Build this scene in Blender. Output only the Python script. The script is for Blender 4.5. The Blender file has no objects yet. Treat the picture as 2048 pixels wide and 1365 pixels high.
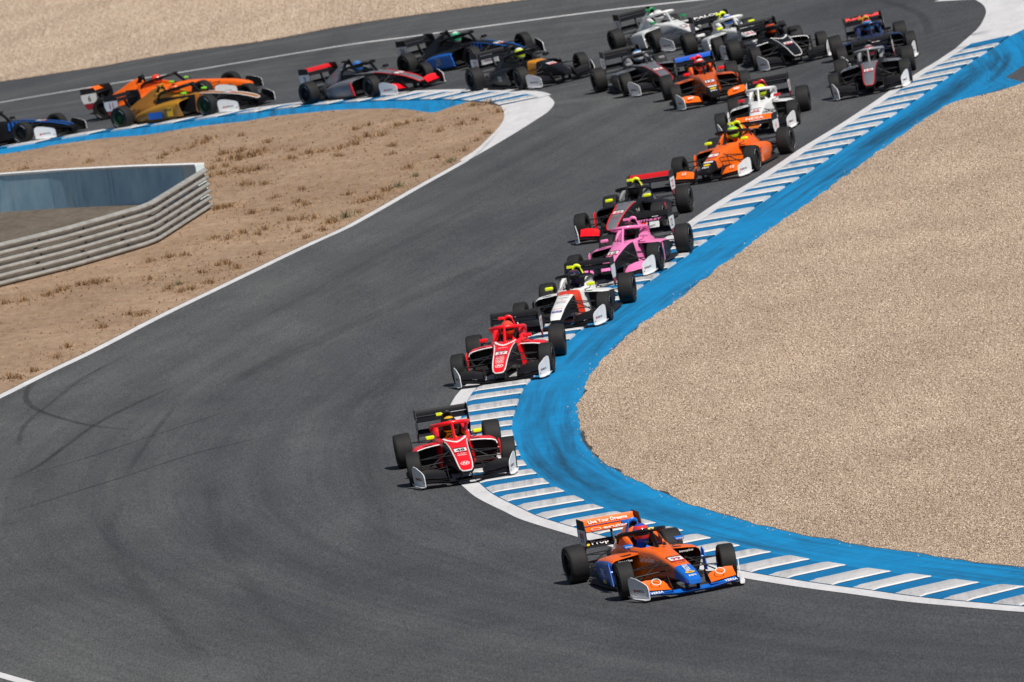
import bpy, bmesh, math, random
import numpy as np
from mathutils import Matrix, Vector
D = {'R_kin':[(12.25,261.12),(11.92,259.98),(11.55,258.57),(11.17,257.38),(10.8,255.95),(10.42,254.59),(10.07,253.13),(9.67,251.45),(9.31,250.02),(8.93,248.48),(8.56,247.08),(8.19,245.68),(7.83,244.28),(7.44,242.46),(6.96,240.38),(6.56,238.64),(6.18,237.17),(5.82,235.63),(5.44,233.9),(5.02,231.84),(4.68,230.21),(4.3,228.39),(3.89,226.64),(3.55,224.68),(3.18,223.04),(2.8,221.08),(2.6,220.16),(1.38,213.85),(1.22,212.9),(1.02,211.7),(0.2,205.39),(0.06,204.13),(-0.04,202.68),(-0.13,200.87),(-0.22,199.1),(-0.26,197.65),(-0.26,196.42),(-0.2,193.22),(-0.13,191.27),(0.04,189.57),(0.2,187.9),(0.45,186.27),(0.72,184.73),(1.03,183.06),(2.93,175.42),(3.39,173.92),(3.86,172.39),(4.4,170.83),(4.95,169.32),(5.53,167.84),(6.13,166.2),(6.73,164.84)],'R_grav':[(11.84,249.35),(11.24,248.59),(10.75,248.53),(10.26,248.65),(9.71,246.71),(8.86,243.28),(8.09,240.01),(7.58,237.58),(6.9,234.54),(6.27,231.53),(5.73,229.13),(5.19,226.65),(4.6,223.58),(3.93,220.26),(3.27,216.65),(3.03,215.28),(2.59,213.44),(2.16,211.29),(1.75,208.43),(1.31,204.88),(1.08,201.62),(0.95,199.04),(0.94,196.99),(0.94,194.56),(0.99,192.82),(1.12,191.0),(1.3,189.16),(1.64,186.89),(1.98,184.56),(2.38,182.16),(2.81,180.26),(3.12,178.91),(3.53,177.22),(4.04,175.51),(4.64,173.63),(5.04,172.33),(5.63,170.7),(6.21,168.99),(6.88,167.28)],'L_kin':[(-12.0,293.44),(-11.23,292.87),(-10.58,292.75),(-9.19,291.7),(-8.02,290.29),(-6.69,289.03),(-5.66,287.75),(-4.61,286.44),(-3.68,284.96),(-2.81,283.42),(-2.41,282.48),(-2.06,281.62),(-1.4,279.9),(-0.79,278.28),(-0.32,276.69),(0.09,275.03),(0.41,273.92),(0.58,272.49)],'L_blue':[(-12.06,290.55),(-10.93,290.58),(-9.39,289.2),(-8.23,287.13),(-7.1,286.64),(-5.6,284.77),(-5.07,284.71),(-4.14,283.34),(-3.4,282.22),(-2.31,279.58),(-1.7,277.68),(-1.04,274.63),(-0.71,275.07),(-0.2,275.86)],'L_win':[(0.61,272.17),(0.64,269.27),(0.53,266.75),(0.21,263.46),(-0.16,260.37),(-0.5,258.51),(-0.49,257.89)],'L_line':[(-0.53,257.85),(-1.68,252.42),(-2.47,248.38),(-3.24,244.57),(-3.98,241.72),(-4.71,238.65),(-5.71,234.21),(-6.97,228.47),(-8.15,222.41),(-8.91,218.89),(-9.64,215.26)],'far_line':[(-13.18,323.07),(-10.51,318.22),(-8.97,315.82),(-7.69,313.67),(-5.45,310.42),(-3.01,306.96),(-1.64,304.39),(-0.36,302.25),(3.03,296.68),(4.67,293.81),(6.16,291.03)],'far_grav':[(-13.6,335.73),(-10.84,330.84),(-8.14,325.44),(-5.53,319.03),(-3.01,315.56),(-0.28,310.33),(1.87,306.29)],'rail':[(-10.44,241.08),(-9.01,243.7),(-7.47,247.24),(-7.27,247.98),(-6.2,256.16)],'wall':[(-11.22,265.3),(-9.69,263.46),(-8.02,260.97)],'L_out':[(-12.2,294.73),(-10.25,293.27),(-9.51,294.22),(-6.79,290.89),(-5.65,290.25),(-5.11,289.7),(-4.35,288.54),(-1.74,284.7),(-1.01,282.88),(-0.29,280.89),(1.27,276.09),(1.63,273.89),(1.8,271.53),(1.84,269.79),(1.66,267.73),(1.35,266.03),(0.82,263.32),(0.17,260.21),(-0.36,257.75),(-0.81,255.68)],'R_out':[(12.07,272.24),(12.16,270.34),(12.12,268.45),(11.95,266.62),(11.71,264.8),(11.35,263.0),(10.82,260.78),(10.1,258.19),(9.15,254.66),(8.35,251.28),(7.51,247.99),(6.62,244.58),(5.74,241.31),(4.91,237.7),(4.36,235.05),(3.88,232.69),(-1.05,205.92),(-1.17,204.35),(-1.26,203.11),(-1.25,190.63),(-1.14,189.15),(-0.92,187.23),(-0.65,185.38),(-0.35,183.63),(-0.02,182.18),(0.31,180.85),(0.57,179.88),(2.93,171.91),(3.38,170.46),(3.98,168.79),(4.58,167.28),(5.16,165.87),(5.75,164.57),(6.61,162.72)],'R_tops':[(12.25,261.12),(11.92,259.98),(11.55,258.57),(11.17,257.38),(10.8,255.95),(10.42,254.59),(10.07,253.13),(9.67,251.45),(9.31,250.02),(8.93,248.48),(8.56,247.08),(8.19,245.68),(7.83,244.28),(7.44,242.46)],'R_bots':[[(6.96,240.38),(6.56,238.64),(6.18,237.17),(5.82,235.63),(5.44,233.9),(5.02,231.84),(4.68,230.21),(4.3,228.39),(3.89,226.64),(3.55,224.68),(3.18,223.04),(2.8,221.08)],[(1.02,211.7),(0.12,204.63),(-0.02,202.93),(-0.13,201.12),(-0.21,199.32),(-0.26,197.77),(-0.28,196.1)],[(-0.12,191.14),(0.04,189.57),(0.2,187.9),(0.45,186.27),(0.72,184.73),(1.03,183.06)],[(2.93,175.42),(3.39,173.92),(3.86,172.39),(4.4,170.83),(4.95,169.32),(5.53,167.84),(6.13,166.2),(6.73,164.8)]],'cars':{1:(1.526,172.741,-75.76),2:(-1.237,192.021,-86.055),3:(-0.079,207.686,-95.547),4:(1.299,215.982,-100.259),5:(2.576,224.267,-103.313),6:(2.87,233.434,-102.602),7:(5.258,243.042,-106.971),8:(6.253,252.381,-97.283),9:(8.912,256.803,-94.796),10:(9.229,263.402,-88.906),11:(5.28,262.59,-86.848),12:(4.03,269.058,-77.845),13:(4.87,280.008,-71.315),14:(6.357,273.751,-77.29),15:(7.19,268.497,-81.079),16:(1.382,277.673,-67.241),17:(-0.038,288.255,-55.417),18:(-2.575,285.386,-56.626),19:(-7.823,298.069,-27.213),20:(-7.273,291.505,-40.338),21:(-12.357,295.467,-32.26)},'g':[0.20182,0.39292,-0.04321,0.23175,0.04119],'cam':{'f':23049.7,'pitch':0.093258,'roll':-0.154837,'H':19.939},'tufts':[(-6.59,280.03,0.38),(-5.73,279.27,0.13),(-5.03,275.12,0.25),(-6.03,273.72,0.25),(-5.67,273.71,0.17),(-5.13,272.31,0.25),(-5.79,271.26,0.5),(-5.33,271.3,0.5),(-4.44,270.56,0.17),(-4.45,267.91,0.25),(-6.17,271.29,0.17),(-6.12,266.65,0.24),(-5.54,266.45,0.37),(-5.2,266.24,0.37),(-6.02,269.1,0.16),(-4.01,268.6,0.33),(-3.72,268.45,0.29),(-3.3,265.98,0.12),(-2.59,274.39,0.1),(-2.93,273.8,0.08),(-2.64,270.65,0.37),(-2.26,270.26,0.37),(-2.93,268.96,0.37),(-3.31,268.28,0.33),(-1.91,272.4,0.25),(-1.66,272.48,0.25),(-1.36,272.57,0.21),(-2.02,266.23,0.24),(-2.07,263.57,0.12),(-0.93,267.99,0.16),(-0.38,268.83,0.21),(-0.06,269.4,0.21),(-0.03,274.19,0.25),(0.31,273.84,0.33),(0.52,270.41,0.25),(-1.69,258.36,0.28),(-1.56,255.73,0.12),(-0.73,258.26,0.24),(-1.03,260.03,0.1),(-2.27,252.91,0.31),(-1.95,253.5,0.31),(-2.78,250.96,0.34),(-2.47,251.31,0.34),(-3.09,253.63,0.23),(-3.47,246.44,0.34),(-3.13,247.22,0.41),(-2.86,248.15,0.23),(-3.62,244.81,0.22),(-4.09,248.61,0.15),(-4.36,248.89,0.15),(-3.82,248.33,0.23),(-4.69,252.32,0.23),(-5.2,252.57,0.19),(-4.76,256.1,0.16),(-4.03,252.51,0.12),(-4.19,253.61,0.12),(-4.13,257.41,0.16),(-4.99,260.94,0.16),(-5.36,261.49,0.24),(-5.98,255.45,0.23),(-5.74,255.49,0.23),(-5.03,246.24,0.09),(-5.66,246.19,0.15),(-6.01,246.83,0.09),(-5.38,247.14,0.19),(-4.88,247.19,0.11),(-4.15,245.33,0.22),(-3.95,243.3,0.19),(-4.95,240.66,0.22),(-6.41,264.13,0.2),(-6.32,266.24,0.24),(-0.07,263.07,0.24),(0.19,264.59,0.2),(-0.42,260.71,0.2),(-9.06,237.98,0.27),(-9.14,237.54,0.23),(-8.67,238.81,0.32),(-8.4,238.96,0.36),(-9.84,236.31,0.27),(-10.2,236.26,0.18),(-9.31,236.94,0.18),(-8.17,238.89,0.18),(-6.9,243.36,0.28),(-6.62,243.23,0.28),(-7.32,242.75,0.19),(-6.76,234.76,0.18),(-6.3,234.04,0.27),(-6.48,233.78,0.18),(-6.6,235.59,0.13),(-5.64,239.35,0.23),(-5.39,237.81,0.23),(-5.82,239.37,0.23),(-7.21,229.32,0.26),(-7.48,229.71,0.18),(-7.98,227.34,0.17),(-8.57,223.66,0.21),(-8.73,221.71,0.13),(-9.39,218.09,0.12),(-9.57,218.29,0.12),(-9.13,219.16,0.13),(-7.21,237.94,0.18),(-6.13,237.9,0.18),(-5.93,235.09,0.27),(-6.94,278.24,0.21),(-6.67,279.17,0.25),(-7.28,277.98,0.12),(-7.68,276.23,0.18),(-7.55,277.28,0.18),(-11.15,281.39,0.12),(-9.5,279.65,0.09),(-6.11,273.71,0.21),(-5.7,273.57,0.15),(-5.64,270.76,0.27),(-5.42,265.92,0.26),(-6.05,266.58,0.21),(-6.29,268.86,0.18),(-5.76,267.59,0.15),(-5.49,261.99,0.17),(-5.89,255.72,0.25),(-6.06,255.49,0.14),(-5.23,252.5,0.14)],'skids':[([(-8.98,193.2),(-8.02,195.39),(-6.95,197.51),(-5.68,200.29),(-3.93,202.1)],0.22,0.5,0),([(-8.99,193.59),(-7.94,195.71)],0.15,0.4,0),([(-9.15,198.82),(-8.66,200.08),(-8.14,203.82),(-7.6,207.71),(-6.92,210.68),(-6.22,213.22)],0.28,0.55,0),([(-9.15,198.9),(-7.89,200.98),(-6.88,203.34),(-6.36,204.52),(-4.87,207.73)],0.18,0.45,0),([(-8.92,217.98),(-9.12,216.18),(-9.14,214.2),(-9.0,212.38),(-8.62,210.24),(-7.67,206.88),(-6.73,205.21)],0.3,0.55,0),([(-8.94,203.77),(-9.02,206.07),(-8.96,209.2),(-8.62,212.15),(-8.08,216.99),(-7.39,220.29)],0.25,0.4,0),([(-6.95,197.51),(-6.61,203.48),(-6.18,210.27)],0.25,0.3,0),([(-9.61,214.23),(-8.69,214.67),(-7.41,216.68)],0.2,0.25,0),([(9.97,278.72),(10.54,274.22),(10.76,270.29),(10.62,265.56)],0.5,0.35,0),([(10.2,262.02),(10.86,261.31),(11.81,259.77),(11.97,258.5)],0.35,0.8,0),([(-5.54,211.41),(-3.99,217.34),(-2.05,224.08),(0.01,230.92)],1.2,0.22,0),([(-3.93,202.1),(-2.12,208.84),(-1.15,214.29)],1.5,0.15,0),([(1.5,266.54),(1.79,266.25),(2.1,264.22)],0.5,0.4,0),([(-0.43,256.87),(0.01,260.31),(0.47,264.97)],0.2,0.25,0),([(-6.97,193.94),(-7.02,187.99),(-6.21,179.02),(-5.17,170.09)],0.7,0.18,0),([(-5.45,195.51),(-5.28,187.7),(-4.47,177.31),(-3.53,169.05)],0.7,0.15,0),([(-1.72,214.11),(-2.21,210.87),(-2.7,197.2),(-2.58,181.95)],1.0,0.12,0),([(11.58,256.8),(10.75,253.28),(9.73,248.92),(8.64,244.64),(7.58,240.33)],0.9,0.75,1),([(11.11,253.68),(9.97,249.24),(8.87,244.99),(7.96,241.74)],0.7,0.6,1),([(8.33,242.79),(7.42,239.18),(6.51,235.23)],0.6,0.45,1),([(0.14,193.19),(0.37,189.95),(0.76,186.69),(1.26,183.53),(1.94,180.16)],0.8,0.55,1),([(0.39,195.29),(0.64,190.54),(1.09,186.49),(1.69,182.76)],0.6,0.45,1),([(1.42,184.94),(2.05,181.21),(2.74,178.18)],0.5,0.4,1),([(11.93,258.32),(11.87,255.74),(11.48,252.69),(10.94,250.35)],0.25,0.8,1),([(11.72,258.22),(11.66,256.03),(11.26,253.29)],0.2,0.7,1),([(0.41,201.66),(0.21,197.62),(0.23,193.47)],0.5,0.3,1),([(2.24,214.05),(1.69,210.93),(1.13,206.07)],0.5,0.35,1)]}

SC = bpy.context.scene
COL = SC.collection
# ------------------------------------------------------------------ camera, sky, sun, exposure
cc = D['cam']
pt, rl = cc['pitch'], cc['roll']
fw = Vector((0, math.cos(pt), -math.sin(pt))); rt = Vector((1, 0, 0)); up = rt.cross(fw)
r2 = rt*math.cos(rl) + up*math.sin(rl); u2 = -rt*math.sin(rl) + up*math.cos(rl)
cam = bpy.data.cameras.new('camera'); camo = bpy.data.objects.new('camera', cam); COL.objects.link(camo)
camo.matrix_world = Matrix(((r2.x, u2.x, -fw.x, 0), (r2.y, u2.y, -fw.y, 0), (r2.z, u2.z, -fw.z, cc['H']), (0, 0, 0, 1)))
cam.sensor_width = 36; cam.lens = cc['f']/2048*36; cam.clip_start = 1; cam.clip_end = 9000
cam.dof.use_dof = True; cam.dof.focus_distance = 182; cam.dof.aperture_fstop = 5.6
SC.camera = camo
SUN_EL, SUN_AZ = math.radians(53), math.radians(147)     # azimuth clockwise from +Y (the view direction)
wd = bpy.data.worlds.new('World'); SC.world = wd; wd.use_nodes = True
nt = wd.node_tree; sky = nt.nodes.new('ShaderNodeTexSky'); sky.sky_type = 'NISHITA'; sky.sun_disc = False
sky.sun_elevation = SUN_EL; sky.sun_rotation = SUN_AZ; sky.dust_density = 1.5
nt.links.new(sky.outputs[0], nt.nodes['Background'].inputs[0]); nt.nodes['Background'].inputs[1].default_value = 0.05
sl = bpy.data.lights.new('sun', 'SUN'); sl.energy = 5.0; sl.angle = math.radians(.53); sl.color = (1, .95, .87)
so = bpy.data.objects.new('sun', sl); COL.objects.link(so); so.location = (60, 200, 120)
sd = Vector((math.sin(SUN_AZ)*math.cos(SUN_EL), math.cos(SUN_AZ)*math.cos(SUN_EL), math.sin(SUN_EL)))
so.rotation_euler = sd.to_track_quat('Z', 'Y').to_euler()
SC.view_settings.view_transform = 'Standard'; SC.view_settings.look = 'None'; SC.view_settings.exposure = 0.0; SC.view_settings.gamma = 1
SC.render.engine = 'CYCLES'

# ------------------------------------------------------------------ helpers
rng = np.random.default_rng(7); random.seed(7)
G = D['g']
def gz(x, y):
    X = np.clip(np.asarray(x, float)/10, -2.2, 1.8); Y = np.clip((np.asarray(y, float)-235)/50, -1.7, 1.9)
    return G[0]*X*X + G[1]*X*Y + G[2]*Y*Y + G[3]*X*Y*Y + G[4]*Y**3
def link(name, me, mat=None, parent=None, loc=None, **props):
    o = bpy.data.objects.new(name, me); COL.objects.link(o)
    if mat is not None:
        if not isinstance(mat, (list, tuple)): mat = [mat]
        if me is not None and hasattr(me, 'materials'):
            while len(me.materials) < len(mat): me.materials.append(None)
            for i, m in enumerate(mat):
                o.material_slots[i].link = 'OBJECT'; o.material_slots[i].material = m
    if parent is not None: o.parent = parent
    if loc is not None: o.location = loc
    for k, v in props.items(): o[k] = v
    return o
def mesh(name, v, f, smooth=None, mi=None):
    me = bpy.data.meshes.new(name); me.from_pydata([tuple(map(float, p)) for p in v], [], [tuple(map(int, q)) for q in f]); me.update()
    if mi is not None:
        for i in range(max(mi)+1): me.materials.append(None)
        me.polygons.foreach_set('material_index', mi)
    if smooth is not None:
        me.polygons.foreach_set('use_smooth', [True]*len(me.polygons)); me.set_sharp_from_angle(angle=math.radians(smooth))
    return me
class MB:
    def __init__(s): s.v, s.f, s.m = [], [], []
    def add(s, v, f, m=0):
        n = len(s.v); s.v += [tuple(p) for p in v]; s.f += [tuple(i+n for i in q) for q in f]; s.m += [m]*len(f); return s
    def box(s, c, d, m=0, taper=1.0):
        x, y, z = [a/2 for a in d]; v = []
        for k in (-1, 1):
            t = 1 if k < 0 else taper
            v += [(c[0]+i*x*t, c[1]+j*y*t, c[2]+k*z) for i, j in ((-1, -1), (1, -1), (1, 1), (-1, 1))]
        return s.add(v, [(3, 2, 1, 0), (4, 5, 6, 7), (0, 1, 5, 4), (1, 2, 6, 5), (2, 3, 7, 6), (3, 0, 4, 7)], m)
    def tube(s, pts, r, n=8, m=0, flat=(1, 1), cap=True):
        pts = [Vector(p) for p in pts]; rs = r if isinstance(r, (list, tuple)) else [r]*len(pts); ring = []; v = []; f = []
        for i, p in enumerate(pts):
            t = (pts[min(i+1, len(pts)-1)]-pts[max(i-1, 0)]).normalized()
            a = Vector((0, 0, 1)) if abs(t.z) < .9 else Vector((1, 0, 0))
            e1 = t.cross(a).normalized(); e2 = e1.cross(t)
            for k in range(n):
                q = 2*math.pi*k/n; v.append(p + e1*rs[i]*flat[0]*math.cos(q) + e2*rs[i]*flat[1]*math.sin(q))
        for i in range(len(pts)-1):
            for k in range(n): f.append((i*n+k, i*n+(k+1) % n, (i+1)*n+(k+1) % n, (i+1)*n+k))
        if cap: f += [tuple(range(n)), tuple(reversed(range((len(pts)-1)*n, len(pts)*n)))]
        return s.add(v, f, m)
    def prism(s, poly, axis, a, b, m=0):      # poly in the two other axes
        n = len(poly); v = []
        for c in (a, b):
            for p in poly:
                q = list(p); q.insert(axis, c); v.append(q)
        return s.add(v, [tuple(range(n)), tuple(reversed(range(n, 2*n)))] + [(i+n, (i+1) % n+n, (i+1) % n, i) for i in range(n)], m)
    def loft(s, rings, caps=(True, True), m=0, closed=True, mf=None):
        n = len(rings[0]); v = [p for r in rings for p in r]; base = len(s.v); f = []; ms = []
        for i in range(len(rings)-1):
            for k in range(n if closed else n-1):
                f.append((i*n+k, i*n+(k+1) % n, (i+1)*n+(k+1) % n, (i+1)*n+k)); ms.append(mf(i, k) if mf else m)
        if caps[0]: f.append(tuple(reversed(range(n)))); ms.append(m)
        if caps[1]: f.append(tuple(range((len(rings)-1)*n, len(rings)*n))); ms.append(m)
        s.v += [tuple(p) for p in v]
        for q, mm in zip(f, ms):
            if mm is None: continue
            s.f.append(tuple(i+base for i in q)); s.m.append(mm)
        return s
    def lathe_y(s, prof, n=32, m=0, c=(0, 0, 0), closed=False):   # prof: (radius, y)
        v = []; f = []; k = len(prof)
        for i in range(n):
            a = 2*math.pi*i/n
            for r, y in prof: v.append((c[0]+r*math.cos(a), c[1]+y, c[2]+r*math.sin(a)))
        for i in range(n):
            for j in range(k if closed else k-1):
                f.append((i*k+j, ((i+1) % n)*k+j, ((i+1) % n)*k+(j+1) % k, i*k+(j+1) % k))
        return s.add(v, f, m)
    def mesh(s, name, smooth=None):
        return mesh(name, s.v, s.f, smooth, s.m if max(s.m) > 0 else None)
def recalc(me):
    bm = bmesh.new(); bm.from_mesh(me); bmesh.ops.recalc_face_normals(bm, faces=bm.faces); bm.to_mesh(me); bm.free(); return me

# ------------------------------------------------------------------ materials
MC = {}
def nodes(name):
    m = bpy.data.materials.new(name); m.use_nodes = True; t = m.node_tree; return m, t, t.nodes['Principled BSDF']
def nd(t, typ, **kw):
    n = t.nodes.new(typ)
    for k, v in kw.items(): setattr(n, k, v)
    return n
def ramp(t, fac, stops):
    r = nd(t, 'ShaderNodeValToRGB'); e = r.color_ramp.elements
    while len(e) < len(stops): e.new(.5)
    for i, (p, c) in enumerate(stops): e[i].position = p; e[i].color = (*c, 1) if len(c) == 3 else c
    t.links.new(fac, r.inputs[0]); return r.outputs[0]
def mix(t, fac, a, b, mode='MIX'):
    n = nd(t, 'ShaderNodeMix', data_type='RGBA', blend_type=mode)
    for s, x in ((0, fac), (6, a), (7, b)):
        if isinstance(x, bpy.types.NodeSocket): t.links.new(x, n.inputs[s])
        else: n.inputs[s].default_value = x if s == 0 else (*x, 1)
    return n.outputs[2]
def noise(t, scale, detail=4, vec=None, stretch=None, src='Object', rough=.6, dist=0):
    n = nd(t, 'ShaderNodeTexNoise'); n.inputs['Scale'].default_value = scale; n.inputs['Detail'].default_value = detail; n.inputs['Roughness'].default_value = rough; n.inputs['Distortion'].default_value = dist
    if vec is None: vec = nd(t, 'ShaderNodeTexCoord').outputs[src]
    if stretch:
        mp = nd(t, 'ShaderNodeMapping'); mp.inputs['Scale'].default_value = stretch; t.links.new(vec, mp.inputs[0]); vec = mp.outputs[0]
    t.links.new(vec, n.inputs['Vector']); return n.outputs[0]
def bump(t, b, h, strength=.5, dist=.01):
    n = nd(t, 'ShaderNodeBump'); n.inputs['Strength'].default_value = strength; n.inputs['Distance'].default_value = dist
    t.links.new(h, n.inputs['Height']); t.links.new(n.outputs[0], b.inputs['Normal'])
def paint(c, rough=.38, coat=.22, metal=0.0):
    k = ('p', tuple(c), rough, coat, metal)
    if k not in MC:
        m, t, b = nodes('car_paint'); b.inputs['Roughness'].default_value = rough; b.inputs['Metallic'].default_value = metal
        dark = max(c) < .03; b.inputs['Coat Weight'].default_value = 0 if dark else coat; b.inputs['Coat Roughness'].default_value = .08; b.inputs['Specular IOR Level'].default_value = .25 if dark else .5
        if dark: b.inputs['Roughness'].default_value = max(rough, .45) if rough > .1 else rough
        f = noise(t, 9, 3); d = ramp(t, f, [(.35, (1, 1, 1)), (.75, (.86, .85, .84))])
        t.links.new(mix(t, 1, tuple(c), d, 'MULTIPLY'), b.inputs['Base Color']); MC[k] = m
    return MC[k]
def flat(c, rough=.5, name='print'):
    k = ('f', tuple(c), rough)
    if k not in MC:
        m, t, b = nodes(name); b.inputs['Roughness'].default_value = rough
        d = ramp(t, noise(t, 25, 2), [(.3, (1, 1, 1)), (.8, (.9, .9, .9))]); t.links.new(mix(t, 1, tuple(c), d, 'MULTIPLY'), b.inputs['Base Color']); MC[k] = m
    return MC[k]
def mk_rubber():
    m, t, b = nodes('tyre_rubber'); b.inputs['Roughness'].default_value = .72; b.inputs['Specular IOR Level'].default_value = .3
    f = noise(t, 14, 5, stretch=(1, 3, 1)); t.links.new(ramp(t, f, [(.3, (.009, .009, .010)), (.75, (.019, .019, .020))]), b.inputs['Base Color']); bump(t, b, noise(t, 120, 2), .2, .002); return m
def mk_asphalt():
    m, t, b = nodes('asphalt'); b.inputs['Roughness'].default_value = .8; b.inputs['Specular IOR Level'].default_value = .35
    co = nd(t, 'ShaderNodeTexCoord').outputs['Object']
    fine = noise(t, 34, 3, co, (1, .12, 1), rough=.9); med = noise(t, 1.1, 5, co, (1, .25, 1)); big = noise(t, .16, 4, co, (1, .35, 1), dist=1.5)
    c = ramp(t, fine, [(.3, (.036, .038, .0415)), (.7, (.114, .118, .124))])
    c = mix(t, 1, c, ramp(t, med, [(.3, (.86, .86, .86)), (.7, (1.08, 1.08, 1.07))]), 'MULTIPLY')
    c = mix(t, 1, c, ramp(t, big, [(.3, (.80, .80, .82)), (.7, (1.12, 1.12, 1.1))]), 'MULTIPLY')
    uv = nd(t, 'ShaderNodeUVMap').outputs[0]      # u along the lap, v across the track
    s1 = noise(t, 1.0, 4, uv, (.018, 1.5, 1), rough=.7); s2 = noise(t, 1.0, 3, uv, (.03, .45, 1)); s3 = noise(t, 1.0, 3, uv, (.07, 7, 1), rough=.7)
    c = mix(t, 1, c, ramp(t, s1, [(.3, (.78, .78, .80)), (.55, (1, 1, 1)), (.75, (1.08, 1.08, 1.07))]), 'MULTIPLY')
    c = mix(t, 1, c, ramp(t, s2, [(.35, (.78, .78, .80)), (.65, (1.08, 1.08, 1.07))]), 'MULTIPLY')
    c = mix(t, 1, c, ramp(t, s3, [(.3, (.93, .93, .93)), (.6, (1.03, 1.03, 1.03))]), 'MULTIPLY')
    vv = nd(t, 'ShaderNodeSeparateXYZ'); t.links.new(uv, vv.inputs[0]); dv_ = nd(t, 'ShaderNodeMath', operation='DIVIDE'); t.links.new(vv.outputs[1], dv_.inputs[0]); dv_.inputs[1].default_value = 14
    c = mix(t, 1, c, ramp(t, dv_.outputs[0], [(.05, (.95, .95, .97)), (.25, (.90, .90, .93)), (.5, (1.0, 1.0, 1.0)), (.72, (1.12, 1.11, 1.08))]), 'MULTIPLY')
    t.links.new(c, b.inputs['Base Color']); bump(t, b, fine, .35, .006); return m
def mk_sand(name, c1, c2, c3, s=1.0):
    m, t, b = nodes(name); b.inputs['Roughness'].default_value = .95; b.inputs['Specular IOR Level'].default_value = .1
    co = nd(t, 'ShaderNodeTexCoord').outputs['Object']
    a = noise(t, 5*s, 6, co, (1, .35, 1), rough=.7); g = noise(t, .35, 5, co, (1, .5, 1), dist=1); f = noise(t, 40*s, 3, co, (1, .2, 1), rough=.8)
    c = ramp(t, a, [(.25, c1), (.5, c2), (.78, c3)])
    c = mix(t, 1, c, ramp(t, g, [(.3, (.78, .75, .72)), (.7, (1.1, 1.08, 1.06))]), 'MULTIPLY')
    c = mix(t, 1, c, ramp(t, f, [(.3, (.78, .78, .78)), (.7, (1.15, 1.15, 1.15))]), 'MULTIPLY')
    t.links.new(c, b.inputs['Base Color']); bump(t, b, a, .6, .04); return m
def mk_stone():
    m, t, b = nodes('gravel_stone'); b.inputs['Roughness'].default_value = .85; b.inputs['Specular IOR Level'].default_value = .25
    at = nd(t, 'ShaderNodeAttribute', attribute_name='tone')
    c = ramp(t, at.outputs['Fac'], [(0, (.12, .088, .066)), (.22, (.30, .228, .172)), (.55, (.445, .345, .265)), (.85, (.56, .45, .352)), (1, (.72, .63, .53))])
    gp = nd(t, 'ShaderNodeNewGeometry').outputs['Position']; c = mix(t, 1, c, ramp(t, noise(t, .35, 6, gp, (1, .4, 1), rough=.7), [(.28, (.80, .79, .78)), (.72, (1.13, 1.13, 1.12))]), 'MULTIPLY')
    t.links.new(c, b.inputs['Base Color']); return m
def mk_roadpaint(name, c, dirt, amt=.45, streaks=None):
    m, t, b = nodes(name); b.inputs['Roughness'].default_value = .7; b.inputs['Specular IOR Level'].default_value = .25
    uv = nd(t, 'ShaderNodeUVMap').outputs[0]; co = nd(t, 'ShaderNodeTexCoord').outputs['Object']
    n1 = noise(t, 3.0, 6, co, (1, .3, 1), rough=.75); n2 = noise(t, 22, 4, co, (1, .3, 1), rough=.8)
    col = mix(t, 1, tuple(c), ramp(t, n1, [(.3, (.84, .84, .84)), (.65, (1.04, 1.04, 1.04))]), 'MULTIPLY')
    wear = ramp(t, n2, [(.56, (0, 0, 0)), (.78, (amt, amt, amt))]); col = mix(t, wear, col, tuple(dirt))
    if streaks:
        s1 = noise(t, 1, 5, uv, (.16, 5.5, 1), rough=.65, dist=.4); s2 = noise(t, .23, 2, uv, (.4, 1.2, 1))
        k = nd(t, 'ShaderNodeMath', operation='MULTIPLY'); t.links.new(ramp(t, s1, [(.42, (0, 0, 0)), (.66, (1, 1, 1))]), k.inputs[0]); t.links.new(ramp(t, s2, [(.36, (0, 0, 0)), (.58, (streaks,)*3)]), k.inputs[1])
        s3 = noise(t, 1, 4, uv, (7, .6, 1), rough=.6)
        col = mix(t, k.outputs[0], col, (.012, .03, .055) if c[2] > c[0]*2 else (.05, .05, .055))
        col = mix(t, 1, col, ramp(t, s3, [(.35, (.88, .9, .92)), (.6, (1.05, 1.04, 1.03))]), 'MULTIPLY')
    t.links.new(col, b.inputs['Base Color']); bump(t, b, n2, .25, .006); return m
def mk_skid():
    m, t, b = nodes('tyre_mark'); b.inputs['Base Color'].default_value = (.012, .012, .014, 1); b.inputs['Roughness'].default_value = .7
    at = nd(t, 'ShaderNodeAttribute', attribute_name='fade'); uv = nd(t, 'ShaderNodeUVMap').outputs[0]
    n = ramp(t, noise(t, 1, 4, uv, (.8, 9, 1)), [(.3, (.3, .3, .3)), (.65, (1, 1, 1))]); k = nd(t, 'ShaderNodeMath', operation='MULTIPLY')
    t.links.new(at.outputs['Fac'], k.inputs[0]); t.links.new(n, k.inputs[1]); t.links.new(k.outputs[0], b.inputs['Alpha']); return m
def mk_wall():
    m, t, b = nodes('wall_paint_blue'); b.inputs['Roughness'].default_value = .8
    co = nd(t, 'ShaderNodeTexCoord').outputs['Object']
    n1 = noise(t, 1.2, 5, co, (1, 1, .6), rough=.65); n2 = noise(t, 6, 4, co, (1, 1, .12), rough=.7)
    c = ramp(t, n1, [(.3, (.27, .48, .66)), (.55, (.37, .60, .77)), (.75, (.50, .72, .84))])
    c = mix(t, ramp(t, n2, [(.56, (0, 0, 0)), (.75, (.75, .75, .75))]), c, (.13, .26, .36)); t.links.new(c, b.inputs['Base Color']); return m
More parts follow.
